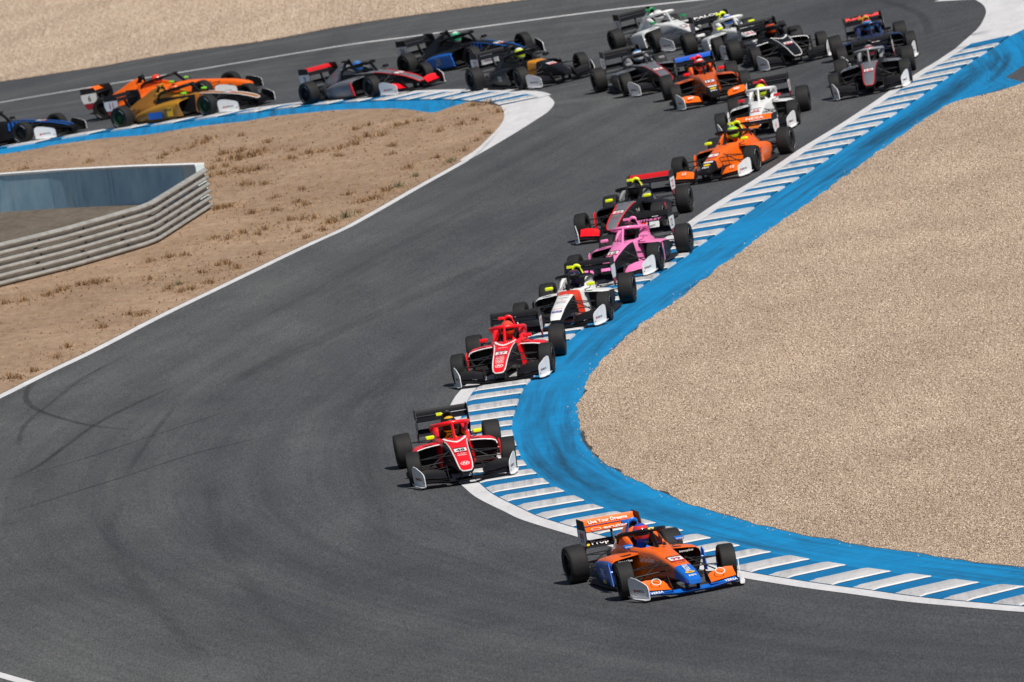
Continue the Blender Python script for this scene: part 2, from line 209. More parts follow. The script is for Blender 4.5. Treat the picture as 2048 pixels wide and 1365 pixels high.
def mk_galv():
    m, t, b = nodes('galvanised_steel'); b.inputs['Metallic'].default_value = .35; b.inputs['Roughness'].default_value = .55
    n = noise(t, 3, 5, stretch=(1, 1, 3)); t.links.new(ramp(t, n, [(.3, (.30, .293, .275)), (.7, (.48, .468, .44))]), b.inputs['Base Color']); return m
def mk_carbon():
    m, t, b = nodes('carbon'); b.inputs['Roughness'].default_value = .55; b.inputs['Specular IOR Level'].default_value = .25
    n = noise(t, 30, 2); t.links.new(ramp(t, n, [(.3, (.010, .010, .012)), (.7, (.022, .022, .025))]), b.inputs['Base Color']); return m
def mk_straw(c1, c2):
    m, t, b = nodes('dry_weed'); b.inputs['Roughness'].default_value = .9
    at = nd(t, 'ShaderNodeAttribute', attribute_name='tone'); t.links.new(ramp(t, at.outputs['Fac'], [(0, c1), (1, c2)]), b.inputs['Base Color']); return m
RUB, ASP, STONE, GALV, CARB = mk_rubber(), mk_asphalt(), mk_stone(), mk_galv(), mk_carbon()
DIRT = mk_sand('infield_dirt', (.222, .152, .102), (.32, .227, .16), (.40, .302, .222))
SUBG = mk_sand('gravel_bed', (.20, .15, .11), (.28, .21, .155), (.36, .28, .21))
SERV = mk_sand('service_ground', (.10, .085, .07), (.14, .12, .10), (.2, .17, .14))
WPAINT = mk_roadpaint('white_road_paint', (.60, .60, .62), (.20, .19, .19), .6)
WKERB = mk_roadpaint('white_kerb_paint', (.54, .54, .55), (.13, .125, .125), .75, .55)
BPAINT = mk_roadpaint('blue_road_paint', (.003, .222, .50), (.015, .09, .2), .3, .7)
BKERB = mk_roadpaint('blue_kerb_paint_shaded', (.003, .145, .35), (.015, .08, .15), .4)  # darker than the runoff blue: shade of the sunken stripes put into the colour
WEDGE_LIT = mk_roadpaint('white_sunlit_edge_paint', (.72, .72, .73), (.3, .3, .3), .4); SKID = mk_skid(); WALLM = mk_wall()  # kerb block edges: sunlit brightness put into the colour, plus less wear than tops

# ------------------------------------------------------------------ curves
def catmull(pts, step):
    P = np.array(pts, float); P = np.vstack([2*P[0]-P[1], P, 2*P[-1]-P[-2]]); out = []
    for i in range(1, len(P)-2):
        a, b, c, d = P[i-1:i+3]; n = max(2, int(np.linalg.norm(c-b)/step)+1)
        for k in range(n):
            t = k/n; out.append(.5*((2*b)+(-a+c)*t+(2*a-5*b+4*c-d)*t*t+(-a+3*b-3*c+d)*t**3))
    out.append(P[-2]); return np.array(out)
def resample(P, step):
    s = np.concatenate([[0], np.cumsum(np.hypot(*np.diff(P[:, :2], axis=0).T))]); n = max(2, int(round(s[-1]/step))); q = np.linspace(0, s[-1], n+1)
    return np.column_stack([np.interp(q, s, P[:, k]) for k in range(P.shape[1])])
def smooth(P, n):
    P = P.copy()
    for _ in range(n): P[1:-1] = .25*P[:-2]+.5*P[1:-1]+.25*P[2:]
    return P
def arc(P): return np.concatenate([[0], np.cumsum(np.hypot(*np.diff(P, axis=0).T))])
def normals(P):
    T = np.gradient(P, axis=0); T /= np.linalg.norm(T, axis=1)[:, None]; return np.column_stack([-T[:, 1], T[:, 0]])
def extend(pts, head=0, tail=0, bend=0):
    P = [np.array(p, float) for p in pts]
    if tail:
        d = P[-1]-P[-3]; d /= np.linalg.norm(d); p = P[-1]
        for k in range(int(tail/2)):
            c, s = math.cos(bend), math.sin(bend); d = np.array([c*d[0]-s*d[1], s*d[0]+c*d[1]]); p = p+2*d; P.append(p)
    if head:
        d = P[0]-P[2]; d /= np.linalg.norm(d); P.insert(0, P[0]+d*head)
    return P
def uvs(me, fn):
    uv = me.uv_layers.new(name='UVMap'); 
    co = np.empty(len(me.vertices)*3); me.vertices.foreach_get('co', co); li = np.empty(len(me.loops), int); me.loops.foreach_get('vertex_index', li)
    u = fn(co.reshape(-1, 3)); uv.data.foreach_set('uv', u[li].ravel())
def strip(name, A, B, dz, mat, nx=3, kind='structure', prof=None, parent=None):
    """sheet between curves A and B (same count)"""
    n = len(A); v = []; f = []; uvl = []; s = arc((A+B)/2)
    for i in range(n):
        for k in range(nx+1):
            t = k/nx; p = A[i]*(1-t)+B[i]*t; v.append((p[0], p[1], float(gz(p[0], p[1]))+dz+(prof(t) if prof else 0))); uvl.append((s[i], t*np.linalg.norm(B[i]-A[i])))
    for i in range(n-1):
        for k in range(nx): f.append((i*(nx+1)+k, (i+1)*(nx+1)+k, (i+1)*(nx+1)+k+1, i*(nx+1)+k+1))
    me = mesh(name, v, f, 30); uvl = np.array(uvl); uvs(me, lambda co: uvl); recalc_up(me)
    return link(name, me, mat, parent, **({'kind': kind} if kind else {}))
def recalc_up(me):
    if len(me.polygons) and sum(p.normal.z for p in me.polygons) < 0: me.flip_normals()
def inside(x, y, poly):
    x = np.asarray(x); y = np.asarray(y); r = np.zeros(x.shape, bool); P = np.asarray(poly); j = len(P)-1
    for i in range(len(P)):
        xi, yi = P[i]; xj, yj = P[j]
        if yi != yj: r ^= ((yi > y) != (yj > y)) & (x < (xj-xi)*(y-yi)/(yj-yi)+xi)
        j = i
    return r
def clip(poly, x0, x1, y0, y1):
    def cut(P, ax, val, sg):
        o = []
        for i in range(len(P)):
            a, b = P[i-1], P[i]; ia, ib = sg*(a[ax]-val) >= 0, sg*(b[ax]-val) >= 0
            if ia != ib:
                t = (val-a[ax])/(b[ax]-a[ax]); o.append((a[0]+t*(b[0]-a[0]), a[1]+t*(b[1]-a[1])))
            if ib: o.append(tuple(b))
        return o
    P = [tuple(p) for p in poly]
    for a in ((0, x0, 1), (0, x1, -1), (1, y0, 1), (1, y1, -1)):
        P = cut(P, *a)
        if len(P) < 3: return []
    return P
def cells(poly, cx, cy):
    P = np.asarray(poly); x0, y0 = np.floor(P.min(0)/[cx, cy]); x1, y1 = np.ceil(P.max(0)/[cx, cy])
    full, part = [], []
    # mark crossed cells by sampling the outline densely
    cross = set()
    for i in range(len(P)):
        a, b = P[i-1], P[i]; n = int(np.linalg.norm(b-a)/.05)+2
        for t in np.linspace(0, 1, n): q = a+(b-a)*t; cross.add((int(math.floor(q[0]/cx)), int(math.floor(q[1]/cy))))
    I, J = np.meshgrid(np.arange(x0, x1), np.arange(y0, y1), indexing='ij'); ins = inside((I+.5)*cx, (J+.5)*cy, P)
    for i, j, k in zip(I.ravel().astype(int), J.ravel().astype(int), ins.ravel()):
        if (i, j) in cross: part.append((i, j))
        elif k: full.append((i, j))
    return full, part
def region(name, poly, dz, mat, cx=1.0, cy=2.0, kind='structure', rough=0, parent=None):
    full, part = cells(poly, cx, cy); V = {}; v = []; f = []
    def vid(x, y):
        k = (round(x, 4), round(y, 4))
        if k not in V: V[k] = len(v); v.append((x, y, float(gz(x, y))+dz+(rough*math.sin(x*3.1+math.sin(y*1.7)*2)*math.sin(y*1.3+x) if rough else 0)))
        return V[k]
    for i, j in full: f.append((vid(i*cx, j*cy), vid((i+1)*cx, j*cy), vid((i+1)*cx, (j+1)*cy), vid(i*cx, (j+1)*cy)))
    for i, j in part:
        q = clip(poly, i*cx, (i+1)*cx, j*cy, (j+1)*cy)
        ids = []
        for p in q:
            a = vid(*p)
            if not ids or (a != ids[-1] and a != ids[0]): ids.append(a)
        if len(set(ids)) == len(ids) and len(ids) > 2: f.append(tuple(ids))
    me = mesh(name, v, f); bm = bmesh.new(); bm.from_mesh(me)
    for fc in bm.faces:
        fc.normal_update()
        if fc.normal.z < 0: fc.normal_flip()
    bmesh.ops.triangulate(bm, faces=[fc for fc in bm.faces if len(fc.verts) > 4]); bm.to_mesh(me); bm.free()
    uvs(me, lambda co: co[:, [1, 0]].copy())
    for p in me.polygons: p.use_smooth = True
    return link(name, me, mat, parent, kind=kind)

# ------------------------------------------------------------------ ground, track
def sheet(name, xs, ys, dz, mat):
    X, Y = np.meshgrid(xs, ys); Z = gz(X, Y)+dz; n = len(xs); v = np.column_stack([X.ravel(), Y.ravel(), Z.ravel()])
    f = [(j*n+i, j*n+i+1, (j+1)*n+i+1, (j+1)*n+i) for j in range(len(ys)-1) for i in range(n-1)]
    me = mesh(name, v, f); [setattr(p, 'use_smooth', True) for p in me.polygons]; return link(name, me, mat, kind='structure')
sheet('ground', np.r_[-4000, -1500, -400, -120, -60, np.arange(-40, 41, 2), 60, 120, 400, 1500, 4000], np.r_[-400, -60, 30, 80, np.arange(100, 421, 4), 500, 800, 2000, 6000], -.25, DIRT)
track = sheet('race_track', np.arange(-40, 41, 1), np.arange(100, 421, 2), .010, ASP)

def orient(c): return smooth(resample(catmull(c, .2), .25), 6)
# right-hand kerb and runoff
kin_pts = extend(D['R_kin'], tail=16, bend=.04)
KIN = orient(kin_pts); NR = normals(KIN)
if NR[len(NR)//2][0] > 0: NR = -NR                      # toward the track
sK = arc(KIN)
def lane(co):
    FLN = resample(catmull(D['far_line'], .5), .5); sF = arc(FLN); out = np.zeros((len(co), 2))
    for a in range(0, len(co), 800):
        q = co[a:a+800, :2]; dk = np.hypot(q[:, None, 0]-KIN[None, :, 0], q[:, None, 1]-KIN[None, :, 1]); df = np.hypot(q[:, None, 0]-FLN[None, :, 0], q[:, None, 1]-FLN[None, :, 1])
        w = np.clip((q[:, 1]-266)/16, 0, 1); w = w*w*(3-2*w); out[a:a+800, 0] = (1-w)*sK[dk.argmin(1)]-w*sF[df.argmin(1)]; out[a:a+800, 1] = (1-w)*dk.min(1)+w*(14-df.min(1))
    return out
uvs(track.data, lane)
KO = KIN+NR*.93; LO = KIN+NR*1.22
strip('edge_line', KO-NR*.01, LO, .016, WPAINT, 2)
kerb = strip('kerb', KIN, KO, .012, BKERB, 4, prof=lambda t: .022*(1-.5*t))
def at_s(P, s, S): return np.array([np.interp(s, S, P[:, 0]), np.interp(s, S, P[:, 1])])
def near_s(P, S, pts): return [float(S[np.argmin(np.hypot(P[:, 0]-x, P[:, 1]-y))]) for x, y in pts]
bots = [s+.72 for s in near_s(KIN, sK, D['R_tops'])]
prev = bots[-1]
for grp in D['R_bots']:
    ss = near_s(KIN, sK, grp); gap = ss[0]-prev; n = max(1, round(gap/1.63))
    bots += [prev+gap*k/n for k in range(1, n)]; bots += ss; prev = ss[-1]
while prev+1.65 < sK[-1]-.2: prev += 1.65; bots.append(prev)
def kerb_block(P, N, S, s1, length, w, parent, mat, h=.027):
    """raised white slab with bevelled long edges, s increasing toward the viewer"""
    v = []; rows = 5; bev = .055
    prof = [(s1-length, .010), (s1-length+bev, h), (s1-bev*1.2, h*.9), (s1, .010)]
    for s, hh in prof:
        p, nn = at_s(P, s, S), at_s(N, s, S)
        for k in range(rows):
            t = (-.03, .08, .4, .86, .97)[k]; q = p+nn*w*t; e = .6 if k == 0 else (1 if k < rows-1 else .12)
            v.append((q[0], q[1], float(gz(*q))+.010+.022*(1-.5*t)+hh*e))
    f = [(i*rows+k, i*rows+k+1, (i+1)*rows+k+1, (i+1)*rows+k) for i in range(3) for k in range(rows-1)]
    b = len(v); edge = [i*rows for i in range(4)]; v += [(v[i][0], v[i][1], v[i][2]-.05) for i in edge]
    f += [(edge[i], edge[i+1], b+i+1, b+i) for i in range(3)]
    me = mesh('kerb_block', v, f, 25, [0 if rows-1 <= i < 2*(rows-1) else 1 for i in range(len(f))]); recalc_up(me); uvs(me, lambda co: co[:, [1, 0]].copy()); return link('kerb_block', me, [mat, WEDGE_LIT], parent)
ext = np.array(bots)
for i, s in enumerate(bots):
    per = s-bots[i-1] if i else 1.45
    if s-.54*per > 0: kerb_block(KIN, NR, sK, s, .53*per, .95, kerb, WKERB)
# blue runoff between kerb and gravel
GR = orient(extend(D['R_grav'], tail=16, bend=.04))
def match(A, B):   # points of B nearest in arc fraction to A, via nearest normal projection
    out = []
    for p in A: out.append(B[np.argmin(np.hypot(*(B-p).T))])
    return smooth(np.array(out), 8)
i0 = int(np.argmin(np.hypot(*(KIN-np.array([10.75, 256.4])).T)))
jit = np.cumsum(rng.normal(0, .012, len(KIN)-i0)); jit -= np.linspace(0, jit[-1], len(jit))
GB = match(KIN[i0:], GR)-NR[i0:]*(.06+jit[:, None]*.5)
strip('blue_runoff', KIN[i0:]+NR[i0:]*.02, GB, .013, BPAINT, 6)
region('blue_apron', [tuple(KIN[0]), (12.61, 261.95), (20, 269), (24, 262), (15.5, 259.5), (12.09, 253.49), (11.24, 250.4), (10.75, 248.5), (10.2, 248.7)]+[tuple(p) for p in KIN[i0:0:-1]], .0125, BPAINT, .5, 1)
ro = D['R_out'][:6]
region('white_apron', [(11.2, 274.2)]+[tuple(p) for p in catmull(ro, .3)]+[tuple(LO[2]), tuple(KIN[0]), (12.61, 261.95), (20, 269), (22, 276), (14, 277)], .0145, WPAINT, .5, 1)
# gravel trap (bed + stones)
def stones(n, r0, r1):
    """n random stone templates as unit octahedron-ish hulls -> arrays"""
    base = np.array([(1, 0, 0), (0, 1, 0), (-1, 0, 0), (0, -1, 0), (0, 0, 1), (0, 0, -1)], float)
    tri = np.array([(0, 1, 4), (1, 2, 4), (2, 3, 4), (3, 0, 4), (1, 0, 5), (2, 1, 5), (3, 2, 5), (0, 3, 5)])
    return base, tri
def stone_mesh(cx, cy, z, tone, r):
    base, tri = stones(1, 0, 0); n = len(cx)
    a = rng.uniform(0, 6.28, n); ca, sa = np.cos(a), np.sin(a); sh = base[None]*(1+rng.uniform(-.28, .28, (n, 6, 1))); sh[:, :, :2] += rng.uniform(-.2, .2, (n, 6, 2))
    sx = r*rng.uniform(.8, 1.35, n); sy = r*rng.uniform(.7, 1.1, n); sz = r*rng.uniform(.55, .95, n)
    X = sh[:, :, 0]*sx[:, None]; Y = sh[:, :, 1]*sy[:, None]; Z = sh[:, :, 2]*sz[:, None]
    v = np.stack([cx[:, None]+X*ca[:, None]-Y*sa[:, None], cy[:, None]+X*sa[:, None]+Y*ca[:, None], z[:, None]+Z+sz[:, None]*.35], -1).reshape(-1, 3)
    f = (tri[None]+6*np.arange(n)[:, None, None]).reshape(-1, 3); return v, f, np.repeat(tone, 6)
def tones(n): return np.clip(rng.beta(2.6, 2.2, n)+rng.normal(0, .12, n), 0, 1)
def gravel(name, poly, dz, label, density=1700, rad=(.0075, .0155), T=1.0, xy=None):
    """one object: four unit tiles of stones instanced on interior cells by geometry nodes, loose stones along the outline"""
    full, part = cells(poly, T, T); V = []; F = []; TO = []; KD = []; nv = 0
    def push(v, f, to, kd):
        nonlocal nv
        V.append(v); F.append(f+nv); TO.append(to); KD.append(np.full(len(v), kd)); nv += len(v)
    for k in range(4):
        n = int(density*T*T); x, y = rng.uniform(-T/2, T/2, (2, n)); r = rng.uniform(*rad, n)*(1+.5*(rng.random(n) > .95)); relief = .006*np.sin(x*6.283/T*2+k)*np.sin(y*6.283/T*1)
        push(*stone_mesh(x, y, np.zeros(n)+rng.uniform(0, .006, n), tones(n), r), k+1)
    for i, j in part:
        n = int(density*T*T); x = rng.uniform(i*T, (i+1)*T, n); y = rng.uniform(j*T, (j+1)*T, n); ok = inside(x, y, poly); x, y = x[ok], y[ok]
        if len(x): push(*stone_mesh(x, y, gz(x, y)+dz, tones(len(x)), rng.uniform(*rad, len(x))), 0)
    if xy is not None:   # stray stones thrown onto the runoff
        x, y = xy; push(*stone_mesh(x, y, gz(x, y)+dz-.004, tones(len(x)), rng.uniform(.008, .018, len(x))), 0)
    P = np.array([((i+.5)*T, (j+.5)*T) for i, j in full]); pts = np.column_stack([P, gz(P[:, 0], P[:, 1])+dz])
    v = np.vstack(V+[pts]); f = np.vstack(F); kd = np.concatenate(KD+[np.full(len(pts), 9)]); to = np.concatenate(TO+[np.zeros(len(pts))])
    me = bpy.data.meshes.new(name); me.vertices.add(len(v)); me.vertices.foreach_set('co', v.ravel()); me.loops.add(f.size); me.loops.foreach_set('vertex_index', f.ravel().astype(np.int32))
    me.polygons.add(len(f)); me.polygons.foreach_set('loop_start', np.arange(0, f.size, 3, dtype=np.int32)); me.update(calc_edges=True)
    a = me.attributes.new('tone', 'FLOAT', 'POINT'); a.data.foreach_set('value', to.astype(np.float32))
    a = me.attributes.new('part', 'INT', 'POINT'); a.data.foreach_set('value', kd.astype(np.int32))
    a = me.attributes.new('pick', 'INT', 'POINT'); a.data.foreach_set('value', rng.integers(0, 4, len(v)).astype(np.int32))
    a = me.attributes.new('turn', 'FLOAT_VECTOR', 'POINT'); tv = np.zeros((len(v), 3)); 
    e = .25; k9 = np.where(kd == 9)[0]; sxg = (gz(v[:, 0]+e, v[:, 1])-gz(v[:, 0]-e, v[:, 1]))/(2*e); syg = (gz(v[:, 0], v[:, 1]+e)-gz(v[:, 0], v[:, 1]-e))/(2*e)
    for q in k9:
        nz = Vector((-sxg[q], -syg[q], 1)).normalized(); xx = Vector((1, 0, sxg[q])).normalized(); yy = nz.cross(xx); R3 = Matrix((xx, yy, nz)).transposed() @ Matrix.Rotation(random.randrange(4)*math.pi/2, 3, 'Z'); tv[q] = R3.to_euler()
    a.data.foreach_set('vector', tv.ravel())
    me.materials.append(STONE)
    o = link(name, me, kind='stuff', label=label, category='gravel')
    ng = bpy.data.node_groups.new('gravel_tiles', 'GeometryNodeTree'); ng.interface.new_socket('Geometry', in_out='INPUT', socket_type='NodeSocketGeometry'); ng.interface.new_socket('Geometry', in_out='OUTPUT', socket_type='NodeSocketGeometry')
    gi = ng.nodes.new('NodeGroupInput'); go = ng.nodes.new('NodeGroupOutput'); L = ng.links.new
    def attr(nm, ty): n = ng.nodes.new('GeometryNodeInputNamedAttribute'); n.data_type = ty; n.inputs[0].default_value = nm; return n.outputs[0]
    pa = attr('part', 'INT')
    def pickpart(k):
        c = ng.nodes.new('FunctionNodeCompare'); c.data_type = 'INT'; c.operation = 'EQUAL'; L(pa, c.inputs[2]); c.inputs[3].default_value = k
        s = ng.nodes.new('GeometryNodeSeparateGeometry'); s.domain = 'POINT'; L(gi.outputs[0], s.inputs[0]); L(c.outputs[0], s.inputs[1]); return s.outputs[0]
    g2i = ng.nodes.new('GeometryNodeGeometryToInstance')
    for k in (4, 3, 2, 1): L(pickpart(k), g2i.inputs[0])
    iop = ng.nodes.new('GeometryNodeInstanceOnPoints'); L(pickpart(9), iop.inputs['Points']); L(g2i.outputs[0], iop.inputs['Instance']); iop.inputs['Pick Instance'].default_value = True
    L(attr('pick', 'INT'), iop.inputs['Instance Index']); e2r = ng.nodes.new('FunctionNodeEulerToRotation'); L(attr('turn', 'FLOAT_VECTOR'), e2r.inputs[0]); L(e2r.outputs[0], iop.inputs['Rotation'])
    jn = ng.nodes.new('GeometryNodeJoinGeometry'); L(iop.outputs[0], jn.inputs[0]); L(pickpart(0), jn.inputs[0]); L(jn.outputs[0], go.inputs[0])
    md = o.modifiers.new('tiles', 'NODES'); md.node_group = ng; return o
GQ = resample(GR, .22); gn = normals(GQ); gj = smooth(rng.normal(0, .045, (len(GQ), 1)), 2); GRP = [tuple(p) for p in GQ+gn*gj]
trap = GRP+[(34, GRP[-1][1]-6), (34, 252)]+[(14, 250)]
region('gravel_bed', trap, .016, SUBG)
i1 = int(np.argmin(np.hypot(*(GR-np.array([9.7, 246.7])).T))); sel = rng.integers(i1, len(GR), 260); off = np.abs(rng.normal(0, .11, 260)); NG_ = normals(GR)
if NG_[len(NG_)//2][0] > 0: NG_ = -NG_
stray = GR[sel]+NG_[sel]*off[:, None]
vis = [(x, y) for x, y in trap]
vis2 = GRP+[(GRP[-1][0]+8, GRP[-1][1]-4), (17, 200), (19, 240), (18, 251), (14, 250)]
gravel('gravel_trap', vis2, .018, 'beige pebble gravel trap inside the blue runoff of the near corner', xy=(stray[:, 0], stray[:, 1]))
# far side
fl = orient(extend(D['far_line'], head=14, tail=10)); nf = normals(fl); strip('edge_line', fl-nf*.09, fl+nf*.09, .015, WPAINT, 1)
fg = [tuple(p) for p in orient(extend(D['far_grav'], head=14, tail=16))]
region('gravel_bed', fg+[(12, 415), (-38, 415)], .014, SUBG, 2, 4)
gravel('gravel_trap', fg+[(6, 392), (-26, 392)], .016, 'pale sandy gravel trap beyond the far edge of the track', density=700, rad=(.012, .024))

# left kerb, infield, lines
LK = orient(extend(D['L_kin'], head=14)); NL = normals(LK)
if NL[len(NL)//2][1] < 0: NL = -NL
sL = arc(LK); kerbl = strip('kerb', LK, LK+NL*.93, .012, BKERB, 4, prof=lambda t: .022*(1-.5*t))
strip('edge_line', LK+NL*.92, LK+NL*1.25, .016, WPAINT, 2)
s = sL[-1]-.1
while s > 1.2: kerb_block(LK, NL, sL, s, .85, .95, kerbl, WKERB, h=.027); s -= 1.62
lb = catmull(extend(D['L_blue'], head=14), .3)
region('blue_runoff', [tuple(p) for p in lb]+[(0.0, 276.3)]+[tuple(p+NL[0]*.02) for p in LK[::-1] if p[0] < .0], .014, BPAINT, .5, 1)
win = catmull(D['L_win'], .3); lout = D['L_out'][10:19]
region('white_apron', [tuple(LK[-1]), tuple(LK[-1]+NL[-1]*1.2)]+[tuple(p) for p in catmull(lout, .3)][3:]+[tuple(p) for p in win[::-1]], .0165, WPAINT, .5, 1)
ll = orient(extend(D['L_line'], tail=26)); nl = normals(ll)
if nl[0][0] > 0: nl = -nl
strip('edge_line', ll-nl*.02, ll-nl*.22, .0155, WPAINT, 1)
inf = [tuple(p) for p in lb]+[(-.05, 275.6)]+[tuple(p) for p in win]+[tuple(p) for p in ll]+[(-38, 140), (-38, 300)]
region('infield', inf, .0165, DIRT, 1, 2)
bl = np.array([(-20, 205.), (-8.36, 171.66), (-7.95, 170.51), (-6.5, 166.4), (-2, 153)]); bl = orient(bl); nb = normals(bl); strip('edge_line', bl-nb*.1, bl+nb*.1, .0155, WPAINT, 1)
SKM = []
for pl, w, a, onblue in D['skids']:
    w *= 1 if onblue else .55; a *= .45 if onblue else .7
    P = smooth(resample(catmull(pl, .3), .5), 4) if len(pl) > 2 else resample(np.array(pl, float), .5); N = normals(P); n = len(P); v = []; f = []; uvl = []; fd = []
    dzz = .0165+.0003*len(SKM) if onblue else (.0395 if P[0][0] > 9 else .0128+.0004*len(SKM))
    on = P[:, 0] > 9.5
    for i in range(n):
        for k, t in enumerate((-.5, -.2, .2, .5)):
            q = P[i]+N[i]*w*t; e = min(1, i/4, (n-1-i)/4)*a; v.append((q[0], q[1], float(gz(*q))+dzz)); uvl.append((i*.5, w*t+.5)); fd.append(e*(.0 if k in (0, 3) else 1))
        if i: f += [((i-1)*4+k, i*4+k, i*4+k+1, (i-1)*4+k+1) for k in range(3)]
    me = mesh('tyre_mark', v, f); recalc_up(me); uu = np.array(uvl); uvs(me, lambda co: uu); at = me.attributes.new('fade', 'FLOAT', 'POINT'); at.data.foreach_set('value', np.array(fd, np.float32))
    SKM.append(link('tyre_mark', me, SKID, kind='structure'))

# ------------------------------------------------------------------ service pocket: wall, guardrail
rail_pts = np.array(D['rail'], float); ext_l = rail_pts[0]+(rail_pts[0]-rail_pts[2])/np.linalg.norm(rail_pts[0]-rail_pts[2])*9
rail = np.vstack([ext_l, rail_pts]); wl = np.array([(-24, 277.), (-13, 267.2), (-11.22, 265.3), (-9.69, 263.46), (-8.02, 260.97), (-6.42, 258.15)])
region('service_road', [tuple(p) for p in rail]+[tuple(p) for p in wl[::-1]], .021, SERV)
wallo = link('concrete_wall', None, loc=(wl[2][0], wl[2][1], 0), label='low faded blue concrete wall with a white cap behind the guardrail', category='wall')
W0 = Vector((wl[2][0], wl[2][1], 0))
def wall_piece(name, P, z0, z1, th, mat, shift=0):
    P = np.array(P); N = normals(P); N = N if N[0][1] > 0 else -N; mb = MB(); rings = []
    for p, n in zip(P, N):
        g = float(gz(*p)); a = p-n*shift; b = p+n*(th+shift)
        rings.append([(a[0]-W0.x, a[1]-W0.y, g+z0), (b[0]-W0.x, b[1]-W0.y, g+z0), (b[0]-W0.x, b[1]-W0.y, g+z1), (a[0]-W0.x, a[1]-W0.y, g+z1)])
    mb.loft(rings); return link(name, recalc(mb.mesh(name)), mat, wallo)
WCAP = mk_roadpaint('white_wall_paint', (.72, .74, .76), (.3, .32, .34), .5); WEND = mk_roadpaint('pale_wall_paint', (.55, .66, .70), (.3, .36, .4), .4)
dense = resample(wl, .5); sw = arc(dense); cutp = [0, sw[np.argmin(np.hypot(*(dense-wl[1]).T))], sw[np.argmin(np.hypot(*(dense-np.array([-9.15, 262.7])).T))], sw[-1]-.62, sw[-1]]
for k in range(4):
    q = np.array([at_s(dense, c_, sw) for c_ in np.linspace(cutp[k], cutp[k+1]-(.012 if k < 3 else 0), 12)])
    wall_piece('wall_panel', q, -.05, .86, .22, WALLM if k < 3 else WEND)
wall_piece('wall_cap', dense, .862, .905, .22, WCAP, .012)
rp = resample(rail, .25)
rp = smooth(rp, 3); nr = normals(rp)
if nr[0][0] > 0: nr = -nr      # toward the service road
R0 = Vector((rail_pts[1][0], rail_pts[1][1], 0)); gro = link('guardrail', None, loc=R0, label='galvanised triple-beam guardrail bending round the sandy infield', category='guardrail')
wprof = [(.00, -.155), (.015, -.150), (.085, -.118), (.10, -.085), (.085, -.052), (.012, -.026), (.0, 0), (.012, .026), (.085, .052), (.10, .085), (.085, .118), (.015, .150), (0, .155)]
sr = arc(rp); js = [0]; m0 = sr[np.argmin(np.hypot(*(rp-np.array([-9.15, 243.4])).T))]; js += [m0-4, m0, m0+4.1, m0+8.3]; js = [j for j in js if j < sr[-1]-.5]+[sr[-1]]
for zc in (.165, .475, .785):
    for a, b in zip(js[:-1], js[1:]):
        idx = (sr >= a-.14) & (sr <= b+.14); q = rp[idx]; n = nr[idx]; rings = []
        for i, (p, nn) in enumerate(zip(q, n)):
            g = float(gz(*p)); e = .006 if i < 2 else 0; fr = [(p[0]-nn[0]*(o+e)-R0.x, p[1]-nn[1]*(o+e)-R0.y, g+zc+z) for o, z in [(a_, b_*.90) for a_, b_ in wprof]]; bk = [(x+nn[0]*.006, y+nn[1]*.006, z) for x, y, z in reversed(fr)]; rings.append(fr+bk)
        link('rail', recalc(MB().loft(rings).mesh('rail', 40)), GALV, gro)
for s_ in np.arange(.6, sr[-1], 2.05):
    p, n = at_s(rp, s_, sr), at_s(nr, s_, sr); g = float(gz(*p)); c = p+n*.10; me = MB().box((c[0]-R0.x, c[1]-R0.y, g+.42), (.09, .09, .90)).mesh('post'); link('post', me, GALV, gro)
    for zc in (.165, .475, .785): c = p+n*.03; link('spacer_block', MB().box((c[0]-R0.x, c[1]-R0.y, g+zc), (.10, .06, .2)).mesh('spacer'), CARB, gro)

# ------------------------------------------------------------------ dry weeds
STRAW = mk_straw((.14, .075, .032), (.34, .21, .105)); GREENW = mk_straw((.06, .06, .03), (.24, .21, .11))
def tuft_mesh(seed, n=70):
    g = np.random.default_rng(seed); v = [(0, 0, -.03)]; f = []; to = [.5]
    for i in range(n):
        a = g.uniform(0, 6.28); r = abs(g.normal(0, .22)); c = np.array([r*math.cos(a), r*math.sin(a)*1.6, 0]); h = g.uniform(.08, .30)*(1-.5*r); b = g.uniform(0, 6.28); d = np.array([math.cos(b), math.sin(b), 0]); l = np.array([g.normal(0, .09), g.normal(0, .09), h]); w = g.uniform(.012, .03); k = len(v)
        v += [c-d*w, c+d*w, c+l*.6+d*w*.7, c+l*1.1]; f += [(k, k+1, k+2), (k, k+2, k+3), (0, k, k+1)]; to += [g.uniform(0, 1)]*4
    me = mesh('weed', v, f); at = me.attributes.new('tone', 'FLOAT', 'POINT'); at.data.foreach_set('value', np.array(to, np.float32)); return me
TM = [tuft_mesh(k) for k in range(5)]
def weed_label(x, y, s_, green):
    dl = np.hypot(ll[:, 0]-x, ll[:, 1]-y).min(); dr = np.hypot(rp[:, 0]-x, rp[:, 1]-y).min(); dw = np.hypot(win[:, 0]-x, win[:, 1]-y).min(); db = np.hypot(lb[:, 0]-x, lb[:, 1]-y).min()
    size = 'tiny' if s_ < .2 else ('small' if s_ < .32 else ('broad' if s_ > .5 else 'medium')); hue = 'olive' if green else 'dry brown'
    near = [(dl/1.6, 'beside the white track line'), (dw/2.5, 'beside the white painted apron'), (dr/2.2, 'by the foot of the guardrail'), (db/4, 'below the blue runoff of the far kerb')]
    d, w = min(near)
    return f'{size} {hue} weed tuft ' + (w if d < 1 else ('in the sand between guardrail and track' if y < 248 else 'on the open sand right of the guardrail' if x > -6 else 'on the sand above the blue wall'))
